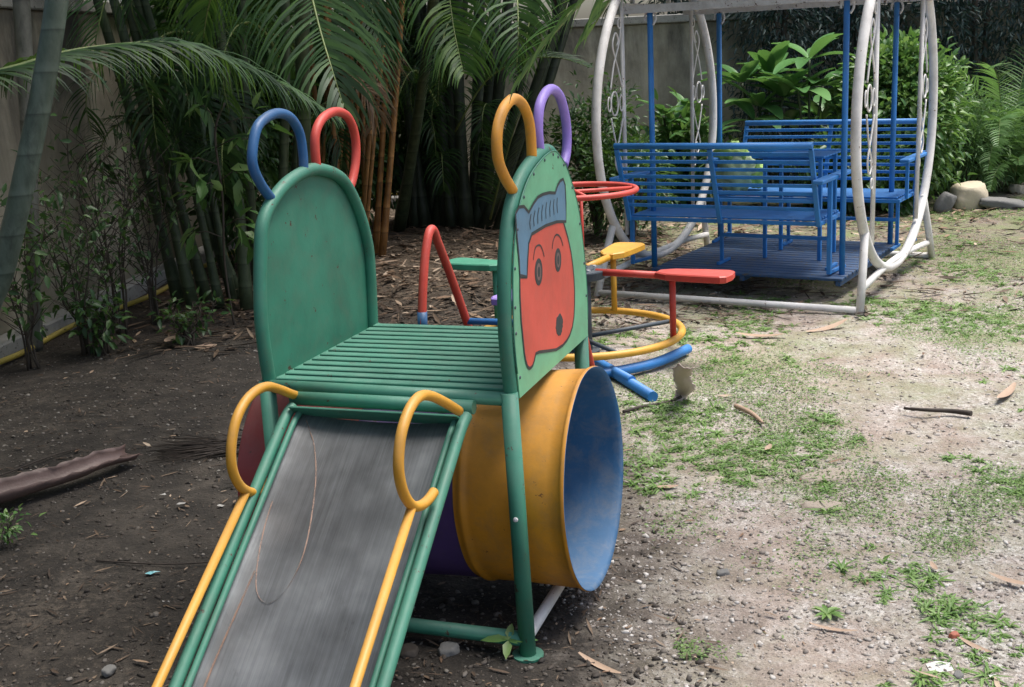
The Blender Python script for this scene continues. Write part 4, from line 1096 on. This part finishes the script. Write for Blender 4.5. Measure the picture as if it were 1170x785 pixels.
for z, dx, dy in ((.55, -.22, 0), (.62, .18, -.05), (.78, -.2, .1), (.9, .16, 0), (1.0, -.2, -.1), (1.1, .22, 0), (1.22, .34, 0), (1.3, -.12, .1), (.5, .12, .1), (.85, -.08, -.12)):
    b.tube([(0, 0, z), (dx * .5, dy * .5, z + .05), (dx, dy, z + .04)], .0035, 5); tw.append((dx, dy, z + .04))
b.build('stem', 'bark', e)
T = np.array(tw); k = np.repeat(np.arange(len(T)), 7); n = len(k); C = T[k] * np.array([.75, .75, 1]) + NR.normal(size=(n, 3)) * .03
Dd = NR.normal(size=(n, 3)) * .6 + T[k] * np.array([2.5, 2.5, 0]) + np.array([0, 0, -.25]); V, F = leaves_np(C, Dd, np.array([0, 0, 1.]) + NR.normal(size=(n, 3)) * .35, .10 + .07 * NR.random(n), .045 + .02 * NR.random(n), .15, .12)
npmesh('leaves', V, F, 'shrub_light', e)

def bush(label, c, r, n, L, Wd, mat, cat='bush', name='bush', trunk=.05, group=None, core=True, shell=.6):
    e = empty(name, (c[0], c[1], 0), 0, label, cat, group)
    q = MB()
    for k in range(7):
        a = R.uniform(0, 6.28); rr_ = R.uniform(.3, .75)
        q.tube(spline([(0, 0, -.05), (math.cos(a) * r[0] * rr_ * .3, math.sin(a) * r[1] * rr_ * .3, c[2] * .5), (math.cos(a) * r[0] * rr_, math.sin(a) * r[1] * rr_, c[2] + r[2] * .3)], 4), [trunk * (1 - .1 * j) * .5 for j in range(9)], 6)
    q.build('stem', 'bark', e)
    bl = [((0, 0, c[2]), r)]
    for k in range(9):
        d = Vector((R.gauss(0, 1), R.gauss(0, 1), R.gauss(.2, .8))).normalized(); s_ = R.uniform(.35, .6)
        bl.append(((d.x * r[0] * .65, d.y * r[1] * .65, c[2] + d.z * r[2] * .65), (r[0] * s_, r[1] * s_, r[2] * s_)))
    leafcloud('foliage', mat, e, bl, n, L, Wd, shell=shell); return e
g = G(672, 258); bush('loose small-leaved dark bush behind the purple hoop and red wheel', (g.x + .05, 10.3, .66), (.38, .4, .62), 2600, .065, .026, 'shrub', shell=.35)
bush('dark small-leaved shrub low behind the roundabout beside the white loop', (1.05, 9.9, .45), (.38, .35, .45), 2600, .06, .026, 'shrub', shell=.35)
bush('tall rounded bush with glossy leaves behind the right oval loop', (D(1028, 130, 11.2).x, 11.2, .76), (.56, .5, .66), 12000, .085, .04, 'shrub_light', shell=.72)
bush('lower glossy bush filling the gap under the tall rounded bush', (D(985, 200, 10.8).x, 10.8, .36), (.5, .4, .38), 4200, .08, .038, 'shrub', shell=.6)
bush('soft ferny bush between the rounded bush and the palms at the right', (D(1105, 170, 11.7).x, 11.7, .50), (.42, .4, .46), 7000, .085, .010, 'fern', shell=.3)
bush('leafy green shrub against the back wall between the swing posts', (D(775, 150, 12.1).x, 12.1, .40), (.30, .3, .34), 900, .17, .06, 'shrub_light', shell=.55)

def bigleaf_plant(label, base, whorls, L, Wd, nl=8, group=None, mat='bigleaf', droop=.35, name='broad_leaf_plant'):
    e = empty(name, base, 0, label, 'plant', group); q = MB()
    for (x, y, z) in whorls: q.tube(spline([(0, 0, -.03), (x * .4, y * .4, z * .5), (x, y, z)], 4), .012, 6)
    q.build('stem', 'cane_green', e)
    V = []; F = []
    for (x, y, z) in whorls:
        for k in range(nl):
            a = k * 2.4 + R.random() * .5; el = R.uniform(.05, .9); l_ = L * R.uniform(.65, 1.1); w = Wd * R.uniform(.8, 1.1)
            d = Vector((math.cos(a) * math.cos(el), math.sin(a) * math.cos(el), math.sin(el))); p = Vector((x, y, z)) + d * .03; o = len(V); K = 8
            sd = d.cross(Vector((0, 0, 1))).normalized()
            for i in range(K + 1):
                u = i / K; ww = w * .5 * (math.sin(math.pi * min(.985, u * .9 + .06)) ** .8) + .002; nu = sd.cross(d).normalized()
                V += [p + sd * ww + nu * ww * .3, p, p - sd * ww + nu * ww * .3]
                p = p + d * l_ / K; d = (d + Vector((0, 0, -droop * .28))).normalized()
            for i in range(K):
                F += [(o + 3 * i, o + 3 * i + 1, o + 3 * i + 4, o + 3 * i + 3), (o + 3 * i + 1, o + 3 * i + 2, o + 3 * i + 5, o + 3 * i + 4)]
    npmesh('leaves', [tuple(v) for v in V], F, mat, e, True); return e
bp = lambda px, py, d: D(px, py, d)
def plantat(label, d, pix, L, Wd, **kw):
    ps = [D(px, py, d + R.uniform(-.25, .25)) for px, py in pix]; bx = sum(p.x for p in ps) / len(ps)
    base = Vector((bx, d, 0)); return bigleaf_plant(label, base, [tuple(p - base) for p in ps], L, Wd, **kw)
plantat('tall broad-leaved plant with long paddle leaves left of the rounded bush', 11.6, [(880, 88), (868, 122), (848, 95), (895, 112)], .50, .16, nl=9, droop=.3)
plantat('broad-leaved plant with glossy oval leaves above the far bench', 11.3, [(925, 68), (940, 98), (912, 105)], .48, .17, nl=9, droop=.3)
plantat('broad-leaved plant whose lowest leaves touch the far bench back', 11.5, [(862, 138), (900, 142), (940, 138)], .42, .15, nl=7, droop=.4)
plantat('low broad-leaved plant just left of the middle hanging blue post', 11.9, [(795, 150), (772, 138), (812, 160)], .34, .10, nl=8)
plantat('broad-leaved plant at the wall beside the left hanging blue post', 12.1, [(758, 132), (785, 124), (770, 160)], .30, .11, nl=8)
def strap(label, base, n, L, w, mat, name='spider_plant', el=(.5, 1.2), droop=1.5):
    e = empty(name, base, 0, label, 'plant'); V = []; F = []
    for k in range(n):
        a = R.uniform(0, 6.28); q = arch((0, 0, .02), a, R.uniform(*el), L * R.uniform(.7, 1.1), R.uniform(.8, 1.2) * droop, 7); o = len(V); sd = Vector((-math.sin(a), math.cos(a), 0))
        for i, p in enumerate(q): ww = w * .5 * (1 - (i / 7) ** 2) + .0008; V += [p + sd * ww, p - sd * ww]
        F += [(o + 2 * i, o + 2 * i + 1, o + 2 * i + 3, o + 2 * i + 2) for i in range(len(q) - 1)]
    npmesh('leaves', [tuple(v) for v in V], F, mat, e, True); MB().tube([(0, 0, -.04), (0, 0, .06)], .03, 8).build('crown_base', 'cane_green', e)
strap('spiky strap-leaved plant seen through the left white loop', (2.15, 11.3, .38), 70, .55, .028, 'shrub_light')
strap('spiky strap-leaved plant right of the middle blue post', (2.62, 11.4, .35), 60, .55, .028, 'shrub_light')
def fernclump(label, base, n, L, mat='fern', sd=0, el=(55, 80), ll=.17):
    e = empty('fern_palm', base, 0, label, 'fern')
    for k in range(n): frond(e, arch((R.gauss(0, .04), R.gauss(0, .04), 0), 6.283 * k / n + R.random(), rad(R.uniform(*el)), L * R.uniform(.75, 1.1), rad(R.uniform(70, 120))), 34, ll, .034, .3, mat, .1, .5, .006, seed=sd + k)
    return e
fernclump('pale ferny palm arching over the rocks at the right edge', (D(1140, 200, 12.1).x, 12.1, .0), 18, 1.8, sd=700, ll=.24, el=(60, 82))
fernclump('small fern in front of the others by the right picture edge', (D(1160, 215, 11.7).x, 11.7, .0), 16, 1.1, sd=730)
fernclump('feathery fern standing tallest near the right corner', (D(1150, 200, 12.1).x, 12.1, .0), 14, 2.2, sd=760, ll=.26, el=(66, 86))
fernclump('low fern between the rounded bush and the rocks', (D(1075, 215, 12.0).x, 12.0, .0), 14, .9, sd=790)

bush('dense dark undergrowth behind the leaning palm stems', (-2.02, 9.3, 1.0), (.36, .5, .9), 5200, .11, .04, 'shrub', shell=.3)
bush('bright-leaved vine mass high behind the leaning palm stems', (-1.95, 8.9, 2.05), (.5, .45, .42), 3600, .11, .05, 'shrub_light', shell=.3)
bush('dark undergrowth between the green palms and the orange canes', (-1.62, 10.6, .9), (.38, .4, .8), 4200, .12, .04, 'shrub', shell=.3)
bush('dark leafy mass behind the orange canes', (-1.2, 11.6, 1.2), (.5, .4, 1.0), 4200, .12, .045, 'shrub', shell=.3)
# dark planting and trees beyond the walls
def hedge(label, x0, x1, y, h_, dep, n, mat='hedge', L=.15, Wd=.05, z0=0):
    e = empty('hedge', ((x0 + x1) / 2, y, 0), 0, label, 'hedge'); w = (x1 - x0) / 2
    q = MB()
    for k in range(int(w * 3)):
        x = R.uniform(-w, w); q.tube(spline([(x, R.uniform(-.2, .2), -.05), (x + R.gauss(0, .15), 0, h_ * .5), (x + R.gauss(0, .3), 0, h_ * .9)], 3), .03, 6)
    q.build('stem', 'bark', e)
    bl = [(((k + .5) / 7 * 2 * w - w, R.uniform(-.1, .1), z0 + (h_ - z0) * zz), (w / 5, dep, h_ * .2)) for k in range(7) for zz in (.15, .4, .65, .88)]
    leafcloud('foliage', mat, e, bl, n, L, Wd, shell=.2, zsag=.5); return e
hedge('dark bluish drooping foliage screening the back wall at the right', 2.55, 8.4, 12.95, 4.2, .35, 60000, L=.085, Wd=.020)
hedge('dark foliage mass above the back wall behind the swing', 1.9, 5.2, 14.4, 4.6, .6, 26000, L=.10, Wd=.026, z0=1.2)
def tree(label, base, h_, cr, n, L=.13, Wd=.05, mat='tree', group=None, rt=.12, nb=10):
    base = Vector(base); e = empty('tree', base, 0, label, 'tree', group)
    stem(e, (0, 0, -.1), (R.uniform(-.2, .2), R.uniform(-.2, .2), h_), rt, rt * .6, 'bark', .12, name='trunk')
    q = MB(); bl = []
    for k in range(nb):
        a = k * 2.4 + R.random(); el = R.uniform(-.25, .8); d = Vector((math.cos(a) * math.cos(el) * cr[0], math.sin(a) * math.cos(el) * cr[1], math.sin(el) * cr[2])) * R.uniform(.5, .95)
        t = Vector((0, 0, h_)) + d; q.tube(spline([(0, 0, h_ * .75), Vector((0, 0, h_ * .85)) + d * .4, t], 4), [rt * .35 * (1 - .08 * j) for j in range(9)], 6)
        s_ = R.uniform(.38, .6); bl.append((tuple(t), (cr[0] * s_, cr[1] * s_, cr[2] * s_ * .9)))
    q.build('branch', 'bark', e); leafcloud('crown', mat, e, bl, n, L, Wd, shell=.3, zsag=.2); return e
TG = 'trees beyond the garden walls'
for i, (x, y, h_, c, n, mt, lb) in enumerate([
    (-4.6, 11.5, 2.9, (1.5, 1.5, 1.5), 9000, 'tree', 'mid green tree over the left wall above the leaning palms'),
    (-3.2, 15.2, 3.0, (1.7, 1.5, 1.7), 9000, 'tree', 'bright leafed tree beyond the corner where the two walls meet'),
    (-1.2, 15.6, 3.0, (1.6, 1.4, 1.9), 9000, 'shrub', 'dark leafed tree above the wall behind the orange canes'),
    (.9, 16.6, 4.0, (1.5, 1.4, 1.5), 6000, 'tree', 'airy tree beyond the back wall over the purple hoop'),
    (2.9, 15.6, 3.1, (1.7, 1.3, 1.7), 9000, 'hedge', 'dark tree rising behind the wall over the swing roof'),
    (6.6, 16.0, 3.6, (2.4, 1.5, 2.4), 14000, 'hedge', 'dark bluish tree behind the right hand hedge'),
    (-5.6, 7.6, 3.2, (1.4, 2.0, 1.3), 8000, 'shrub', 'tree leaning over the coping of the left wall')]):
    tree(lb, (x, y, 0), h_, c, n, mat=mt, group=TG)
# shade tree beside the camera whose crown spreads over the left half of the plot
tree('big shade tree standing outside the left edge over the dark soil', (-3.3, 2.2, 0), 4.5, (2.6, 3.4, .9), 10000, .17, .075, 'tree', None, .16, 14)
tree('second shade tree beyond the left wall spreading over the palms', (-4.9, 6.2, 0), 4.6, (2.9, 3.2, .9), 7500, .17, .075, 'tree', None, .16, 14)

# ------------------------------------------------------------------ things on the ground
def rock(name, label, c, r, rot, mat='rock', seed=1, cat='rock', group=None, j=.25, flat=1):
    n = 14; vs, fs = blob((0, 0, 0), (1, 1, 1), j, 1.4, 0, seed, n)
    out = []
    for v in vs:
        v = Vector(v); v = Vector((max(-.88, min(.84, v.x + .1 * v.y)), max(-.85, min(.88, v.y)), max(-.7, min(.72 + .12 * v.x + .08 * v.y, v.z)))); out.append(Vector((v.x * r[0], v.y * r[1], v.z * r[2])))
    b = MB(); b.add(out, fs, True); o = b.build(name, mat); o.location = (c[0], c[1], c[2]); o.rotation_euler = rot
    return tag(o, label, cat, group)
g = G(1107, 236); rock('rock', 'largest tan angular rock beside the ferns at the right', (g.x, g.y, .09), (.20, .12, .17), (.15, .1, .3), 'rock_tan', 3)
g = G(1079, 240); rock('rock', 'narrow upright grey slab leaning left of the tan rock', (g.x, g.y, .06), (.10, .06, .14), (.2, .5, .4), 'rock_grey', 5)
g = G(1146, 236); rock('rock', 'flat dark grey slab lying right of the tan rock', (g.x, g.y, .03), (.24, .12, .06), (.05, .12, -.3), 'rock_grey', 7)
g = G(1163, 220); rock('rock', 'small brownish block at the right end of the rock row', (g.x, g.y, .03), (.12, .09, .07), (.0, .2, .6), 'rock', 9)
g = G(513, 746); rock('stone', 'fist-sized grey stone under the slide near the front base bar', (g.x, g.y, .008), (.034, .028, .024), (.1, 0, .4), 'rock_grey', 11, 'stone')
g = G(468, 745); rock('stone', 'half-buried dull stone left of the grey stone beneath the slide', (g.x, g.y, .0), (.036, .03, .022), (0, .1, 1.4), 'pebble_d', 12, 'stone')
g = G(948, 543); rock('stone', 'flat half-buried pale stone in the middle of the sandy ground', (g.x, g.y, -.012), (.13, .075, .028), (0, 0, .2), 'sandstone', 14, 'stone')
g = G(940, 577); rock('stone', 'smaller sunken tan stone just below the flat pale stone', (g.x, g.y, -.010), (.085, .045, .024), (0, .05, -.1), 'sandstone', 15, 'stone')
g = G(815, 548); rock('stone', 'sandy ochre stone showing through the soil beside the barrel', (g.x, g.y, -.010), (.06, .035, .022), (0, 0, .6), 'rock', 16, 'stone')
g = G(826, 656); rock('stone', 'small round grey stone in the sand right of the barrel', (g.x, g.y, .004), (.024, .016, .014), (0, 0, .3), 'rock_grey', 17, 'stone')
g = G(1090, 728); rock('brick_chip', 'little orange brick chip near the white scrap at lower right', (g.x, g.y, .006), (.018, .012, .012), (0, .2, .5), 'brick', 18, 'brick')
g = G(1095, 775); rock('stone', 'bluish grey pebble just below the white scrap at lower right', (g.x, g.y, .006), (.020, .014, .013), (0, 0, 1), 'rock_grey', 19, 'stone')
g = G(125, 768); rock('stone', 'brown lump on the dark soil at the lower left corner', (g.x, g.y, .006), (.022, .018, .014), (0, 0, 1), 'rock_grey', 20, 'stone')
# blue pipes between roundabout and slide
def pipe(label, a, b, r, cat='pipe', mat='blue', mid=None):
    P = [Vector(a), Vector(b)] if mid is None else spline([a, mid, b], 6)
    o = MB().tube(P, r, 14); L = len(P)
    e = o.build('blue_pipe', mat); return tag(e, label, cat)
a, b = G(640, 395), G(726, 457); 
pipe('thicker short blue pipe end lying on the ground behind the barrel', (a.x, a.y, .042), G(746, 453, .03), .026)
pipe('thinner blue pipe resting just behind the thicker blue pipe end', G(660, 400, .05), G(722, 434, .05), .021)
pipe('long scuffed blue pipe lying under the yellow floor ring', G(668, 430, .035), G(786, 398, .035), .025, mid=G(742, 416, .047))
# palm sheaths
def sheath(label, pts, ws, cup, twist=0, mat='sheath', ref=None, fray=0, name='palm_sheath'):
    P = spline(pts, 5); n = len(P); K = 10; vs = []
    wi = lambda t: ws[min(len(ws) - 1, int(t * (len(ws) - 1)))] * (1 - (t * (len(ws) - 1)) % 1) + ws[min(len(ws) - 1, int(t * (len(ws) - 1)) + 1)] * ((t * (len(ws) - 1)) % 1)
    for i, p in enumerate(P):
        t = (P[min(i + 1, n - 1)] - P[max(i - 1, 0)]).normalized()
        if ref is None: sd = t.cross(Vector((0, 0, 1))).normalized()
        else: sd = Vector(ref); sd = (sd - t * sd.dot(t)).normalized()
        u = sd.cross(t).normalized(); tw_ = twist * i / n
        sd, u = sd * math.cos(tw_) + u * math.sin(tw_), u * math.cos(tw_) - sd * math.sin(tw_)
        w = wi(i / (n - 1)) * (1 + .05 * math.sin(i * 1.3))
        for k in range(K + 1):
            a = (k / K - .5) * cup * (1 + .15 * noise.noise(Vector((i * .4, 0, 3)))); rr_ = w * (1 + .10 * noise.noise(Vector((i * .5, k * .8, 1))))
            e_ = 1.0 if k not in (0, K) else 1 + .12 * math.sin(i * 2.3 + k)
            vs.append(p + sd * rr_ * e_ * math.sin(a) / max(.6, math.sin(min(1.57, cup / 2))) * .5 + u * rr_ * .55 * (1 - math.cos(a)) + t * (.02 * R.random() if i == n - 1 else 0))
    b = MB(); b.add(vs, [(i * (K + 1) + k, i * (K + 1) + k + 1, (i + 1) * (K + 1) + k + 1, (i + 1) * (K + 1) + k) for i in range(n - 1) for k in range(K)])
    o = b.build(name, mat); md = o.modifiers.new('solid', 'SOLIDIFY'); md.thickness = .003
    if fray:
        q = MB(); e_ = (P[-1] - P[-3]).normalized(); sd = e_.cross(Vector((0, 0, 1))).normalized()
        for k in range(fray):
            u = (k + .5) / fray - .5; a = P[-1] + sd * u * ws[-1] * .95 + Vector((0, 0, .012 + .05 * u * u)); d = (e_ + sd * u * 1.1 + Vector((0, 0, R.uniform(-.25, .1)))).normalized()
            L_ = R.uniform(.02, .05); q.ribbon([a - e_ * .02, a, a + d * L_ * .5, a + d * L_ + Vector((0, 0, -.004))], [.012, .012, .010, .002])
        q.build('frayed_end', mat, o)
    return tag(o, label, 'dry palm sheath')
sheath('long dark curled palm sheath lying on the soil at the left edge', [G(-70, 592, .03), G(0, 573, .03), G(45, 558, .03), G(85, 545, .035), G(115, 532, .045), G(146, 524, .03)], [.14, .125, .11, .095, .085, .08], 3.0, -.35, 'sheath', None, 12)
sheath('upright curled mauve palm sheath beside the blue pipe', [G(762, 460, .01), G(778, 452, .02), G(784, 446, .06), G(780, 437, .12), G(779, 428, .17), G(783, 420, .23)], [.035, .06, .08, .08, .07, .08, .06], 1.7, .5, 'sheath_pale', (-1, -.2, 0))
tag(MB().tube(spline([G(712, 470, .012), G(735, 464, .015), G(760, 460, .012), G(778, 453, .02)], 4), .008, 6).build('dead_stalk', 'twig'), 'brown dead stalk joined to the grass next to the mauve sheath', 'stalk')
tag(MB().tube(spline([G(1033, 466, .012), G(1060, 468, .02), G(1085, 469, .01), G(1110, 472, .014)], 4), [.006 + .006 * (i / 12) for i in range(13)], 6).build('stick', 'twig'), 'dark straight stick lying on the gravel at the right', 'stick')
tag(MB().tube(spline([G(840, 463, .02), G(852, 468, .02), G(862, 474, .014), G(872, 483, .01)], 4), [.010, .012, .012, .012, .012, .012, .012, .011, .010, .009, .008, .007, .006], 6).build('stick', 'dry_leaf'), 'short tan piece of bark lying in the green patch', 'stick')
tag(MB().tube(spline([G(-5, 545, .01), G(60, 520, .012), G(90, 512, .01)], 4), .003, 5).build('twig', 'twig'), 'thin dark twig behind the curled sheath at the left', 'twig')
tag(MB().tube(spline([G(110, 640, .008), G(190, 644, .012), G(262, 640, .008)], 4), .0025, 5).build('twig', 'twig'), 'thin dark twig on the soil left of the yellow handrail bar', 'twig')
# broom of black twigs
e = empty('twig_broom', G(295, 512), 0, 'black bundle of fine palm twigs spread on the soil behind the left handrail', 'broom')
q = MB()
for k in range(170):
    a0 = Vector((R.gauss(0, .012), R.gauss(0, .03), .012 + abs(R.gauss(0, .012)))); yw = math.pi + R.gauss(.02, .20); L = R.uniform(.22, .46)
    P = [a0]; 
    for i in range(4): P.append(P[-1] + Vector((math.cos(yw), math.sin(yw), R.gauss(0, .02))) * L / 4); yw += R.gauss(0, .06); P[-1].z = max(.004, P[-1].z)
    q.tube(P, [.0022, .002, .0018, .0014, .001], 4)
q.build('twigs', 'twig', e); MB().tube([(-.03, 0, .02), (.05, .0, .022)], .028, 10).build('binding', 'twig', e)

def leafthing(label, p, L, w, rz, mat='dry_leaf', cat='leaf', name='dry_leaf', curl=.3, z=.008, group=None):
    K = 8; vs = []
    for i in range(K + 1):
        u = i / K; ww = w * .5 * math.sin(math.pi * min(.98, u * .9 + .05)) ** .8 + .001
        zz = z + curl * L * (u - .5) ** 2; vs += [(L * (u - .5), ww, zz + ww * .35), (L * (u - .5), 0, zz), (L * (u - .5), -ww, zz + ww * .25)]
    b = MB(); b.add(vs, [(3 * i + a, 3 * i + a + 1, 3 * i + a + 4, 3 * i + a + 3) for i in range(K) for a in (0, 1)])
    o = b.build(name, mat); o.location = p; o.rotation_euler = (R.gauss(0, .1), R.gauss(0, .06), rz); return tag(o, label, cat, group)
leafthing('pinkish brown broad leaf standing out on the soil below the palms', G(199, 392, .03), .14, .085, 1.2, z=.02)
leafthing('crumpled pale leaf near the kerb beside the pinkish leaf', G(235, 398), .13, .05, .2)
leafthing('long pale strip of leaf in front of the slide foot', G(686, 764), .16, .016, -.9)
leafthing('cream dry leaf lying by itself right of the barrel', G(762, 559), .085, .026, .1)
leafthing('white upright leaf scrap beside the grass in mid sand', G(878, 514), .075, .022, 1.1)
leafthing('tan leaf strip near the right edge of the picture', G(1155, 667), .13, .022, -.7)
leafthing('thin tan strip in the sand below the middle grass tufts', G(952, 722), .13, .012, -.5)
leafthing('cream strip of leaf left of the brick chip', G(1115, 742), .10, .014, -1.0)
leafthing('cream leaf pointing upward at mid right of the sand', G(1067, 650), .06, .016, 1.5)
leafthing('long tan leaf lying across the far green patch', G(945, 377), .30, .045, .5)
leafthing('pale leaf beside the far green patch near the roundabout', G(868, 386), .26, .05, -.4)
leafthing('pair-like tan leaf at the far right below the rocks', G(1150, 452), .26, .04, .9)
def scrap(name, label, p, poly, mat, cat):
    b = MB(); n = 8; vs = [(0, 0, .010)] + [(x, y, .006 + R.random() * .008) for x, y in poly]; m_ = len(poly)
    b.add(vs, [(0, i + 1, (i + 1) % m_ + 1) for i in range(m_)], False); o = b.build(name, mat); o.location = p; o.rotation_euler = (0, 0, R.uniform(-.2, .2)); return tag(o, label, cat)
M['dull_paper'] = paint('dull_card', (.34, .33, .31), .85, .7, .8)
for _lab, _px, _py, _s in (('grey flat scrap on the soil just below the twig broom', 208, 578, .026), ('pale flat scrap on the soil beside the yellow handrail bar', 252, 580, .016), ('small grey scrap on the soil left of the chute foot', 190, 690, .014), ('small pale scrap lying closest to the twig broom', 186, 567, .018)):
    scrap('scrap', _lab, G(_px, _py), [(_s * math.cos(t * 1.05) * R.uniform(.5, 1.1), _s * .7 * math.sin(t * 1.05) * R.uniform(.5, 1.1)) for t in range(6)], 'dull_paper', 'scrap')
scrap('paper_scrap', 'white square scrap lying at the lower right corner', G(1073, 765), [(-.032, -.02), (.0, -.024), (.03, -.018), (.034, .016), (0, .022), (-.028, .018)], 'paper', 'scrap')
scrap('paper_scrap', 'small whitish crumb at the bottom right edge', G(1134, 775), [(-.01, -.008), (.012, -.006), (.01, .008), (-.008, .01)], 'paper', 'scrap')
scrap('plastic_scrap', 'torn cyan plastic scrap on the dark soil at the left', G(175, 657), [(-.024, -.008), (-.004, -.014), (.01, -.002), (.026, -.006), (.022, .008), (.004, .006), (-.01, .016), (-.018, .004)], 'cyan_plastic', 'plastic')
# seedling at the foot of the slide
e = empty('seedling', G(582, 752), 0, 'small green seedling with four leaves at the foot of the slide leg', 'seedling')
MB().tube([(0, 0, -.01), (.003, 0, .03), (.0, 0, .055)], .0022, 6).build('stem', 'cane_green', e)
C = np.array([(0, 0, .055)] * 6); a = np.array([3.05, .1, 1.4, 4.6, 5.4, 2.2]); Dd = np.stack([np.cos(a), np.sin(a) * .6, np.array([.10, .0, .5, -.35, .0, .3])], 1)
V, F = leaves_np(C, Dd, np.tile([0, -.3, 1.], (6, 1)), np.array([.075, .08, .05, .055, .03, .03]), np.array([.030, .032, .024, .026, .014, .014]), .12, .06); npmesh('leaves', V, F, 'shrub_light', e)
e = empty('seedling', G(945, 705), 0, 'flat rosette weed in the sand below the middle grass tufts', 'weed')
n = 14; C = np.zeros((n, 3)); a = NR.random(n) * 6.28; V, F = leaves_np(C + [0, 0, .01], np.stack([np.cos(a), np.sin(a), .2 + .2 * NR.random(n)], 1), np.tile([0, 0, 1.], (n, 1)), .05, .015); npmesh('leaves', V, F, 'grass', e)

# ------------------------------------------------------------------ light
SUN_EL, SUN_AZ = rad(71), rad(78)     # azimuth measured from +Y towards +X
w = bpy.data.worlds.new('World'); scene.world = w; w.use_nodes = True
nt = w.node_tree; sky = nt.nodes.new('ShaderNodeTexSky'); sky.sky_type = 'NISHITA'; sky.sun_disc = False
sky.sun_elevation = SUN_EL; sky.sun_rotation = SUN_AZ; sky.dust_density = 4.0; sky.air_density = 1.0
bg = nt.nodes['Background']; bg.inputs['Strength'].default_value = .20
nt.links.new(sky.outputs[0], bg.inputs['Color'])
L = bpy.data.lights.new('sun', 'SUN'); L.energy = 5.0; L.angle = rad(30); L.color = (1, .965, .91)
so = bpy.data.objects.new('sun', L); col.objects.link(so)
dv = Vector((math.sin(SUN_AZ) * math.cos(SUN_EL), math.cos(SUN_AZ) * math.cos(SUN_EL), math.sin(SUN_EL)))
so.rotation_euler = dv.to_track_quat('Z', 'Y').to_euler(); so.location = (4, -2, 8)
scene.view_settings.view_transform = 'Standard'; scene.view_settings.look = 'None'; scene.view_settings.exposure = 0
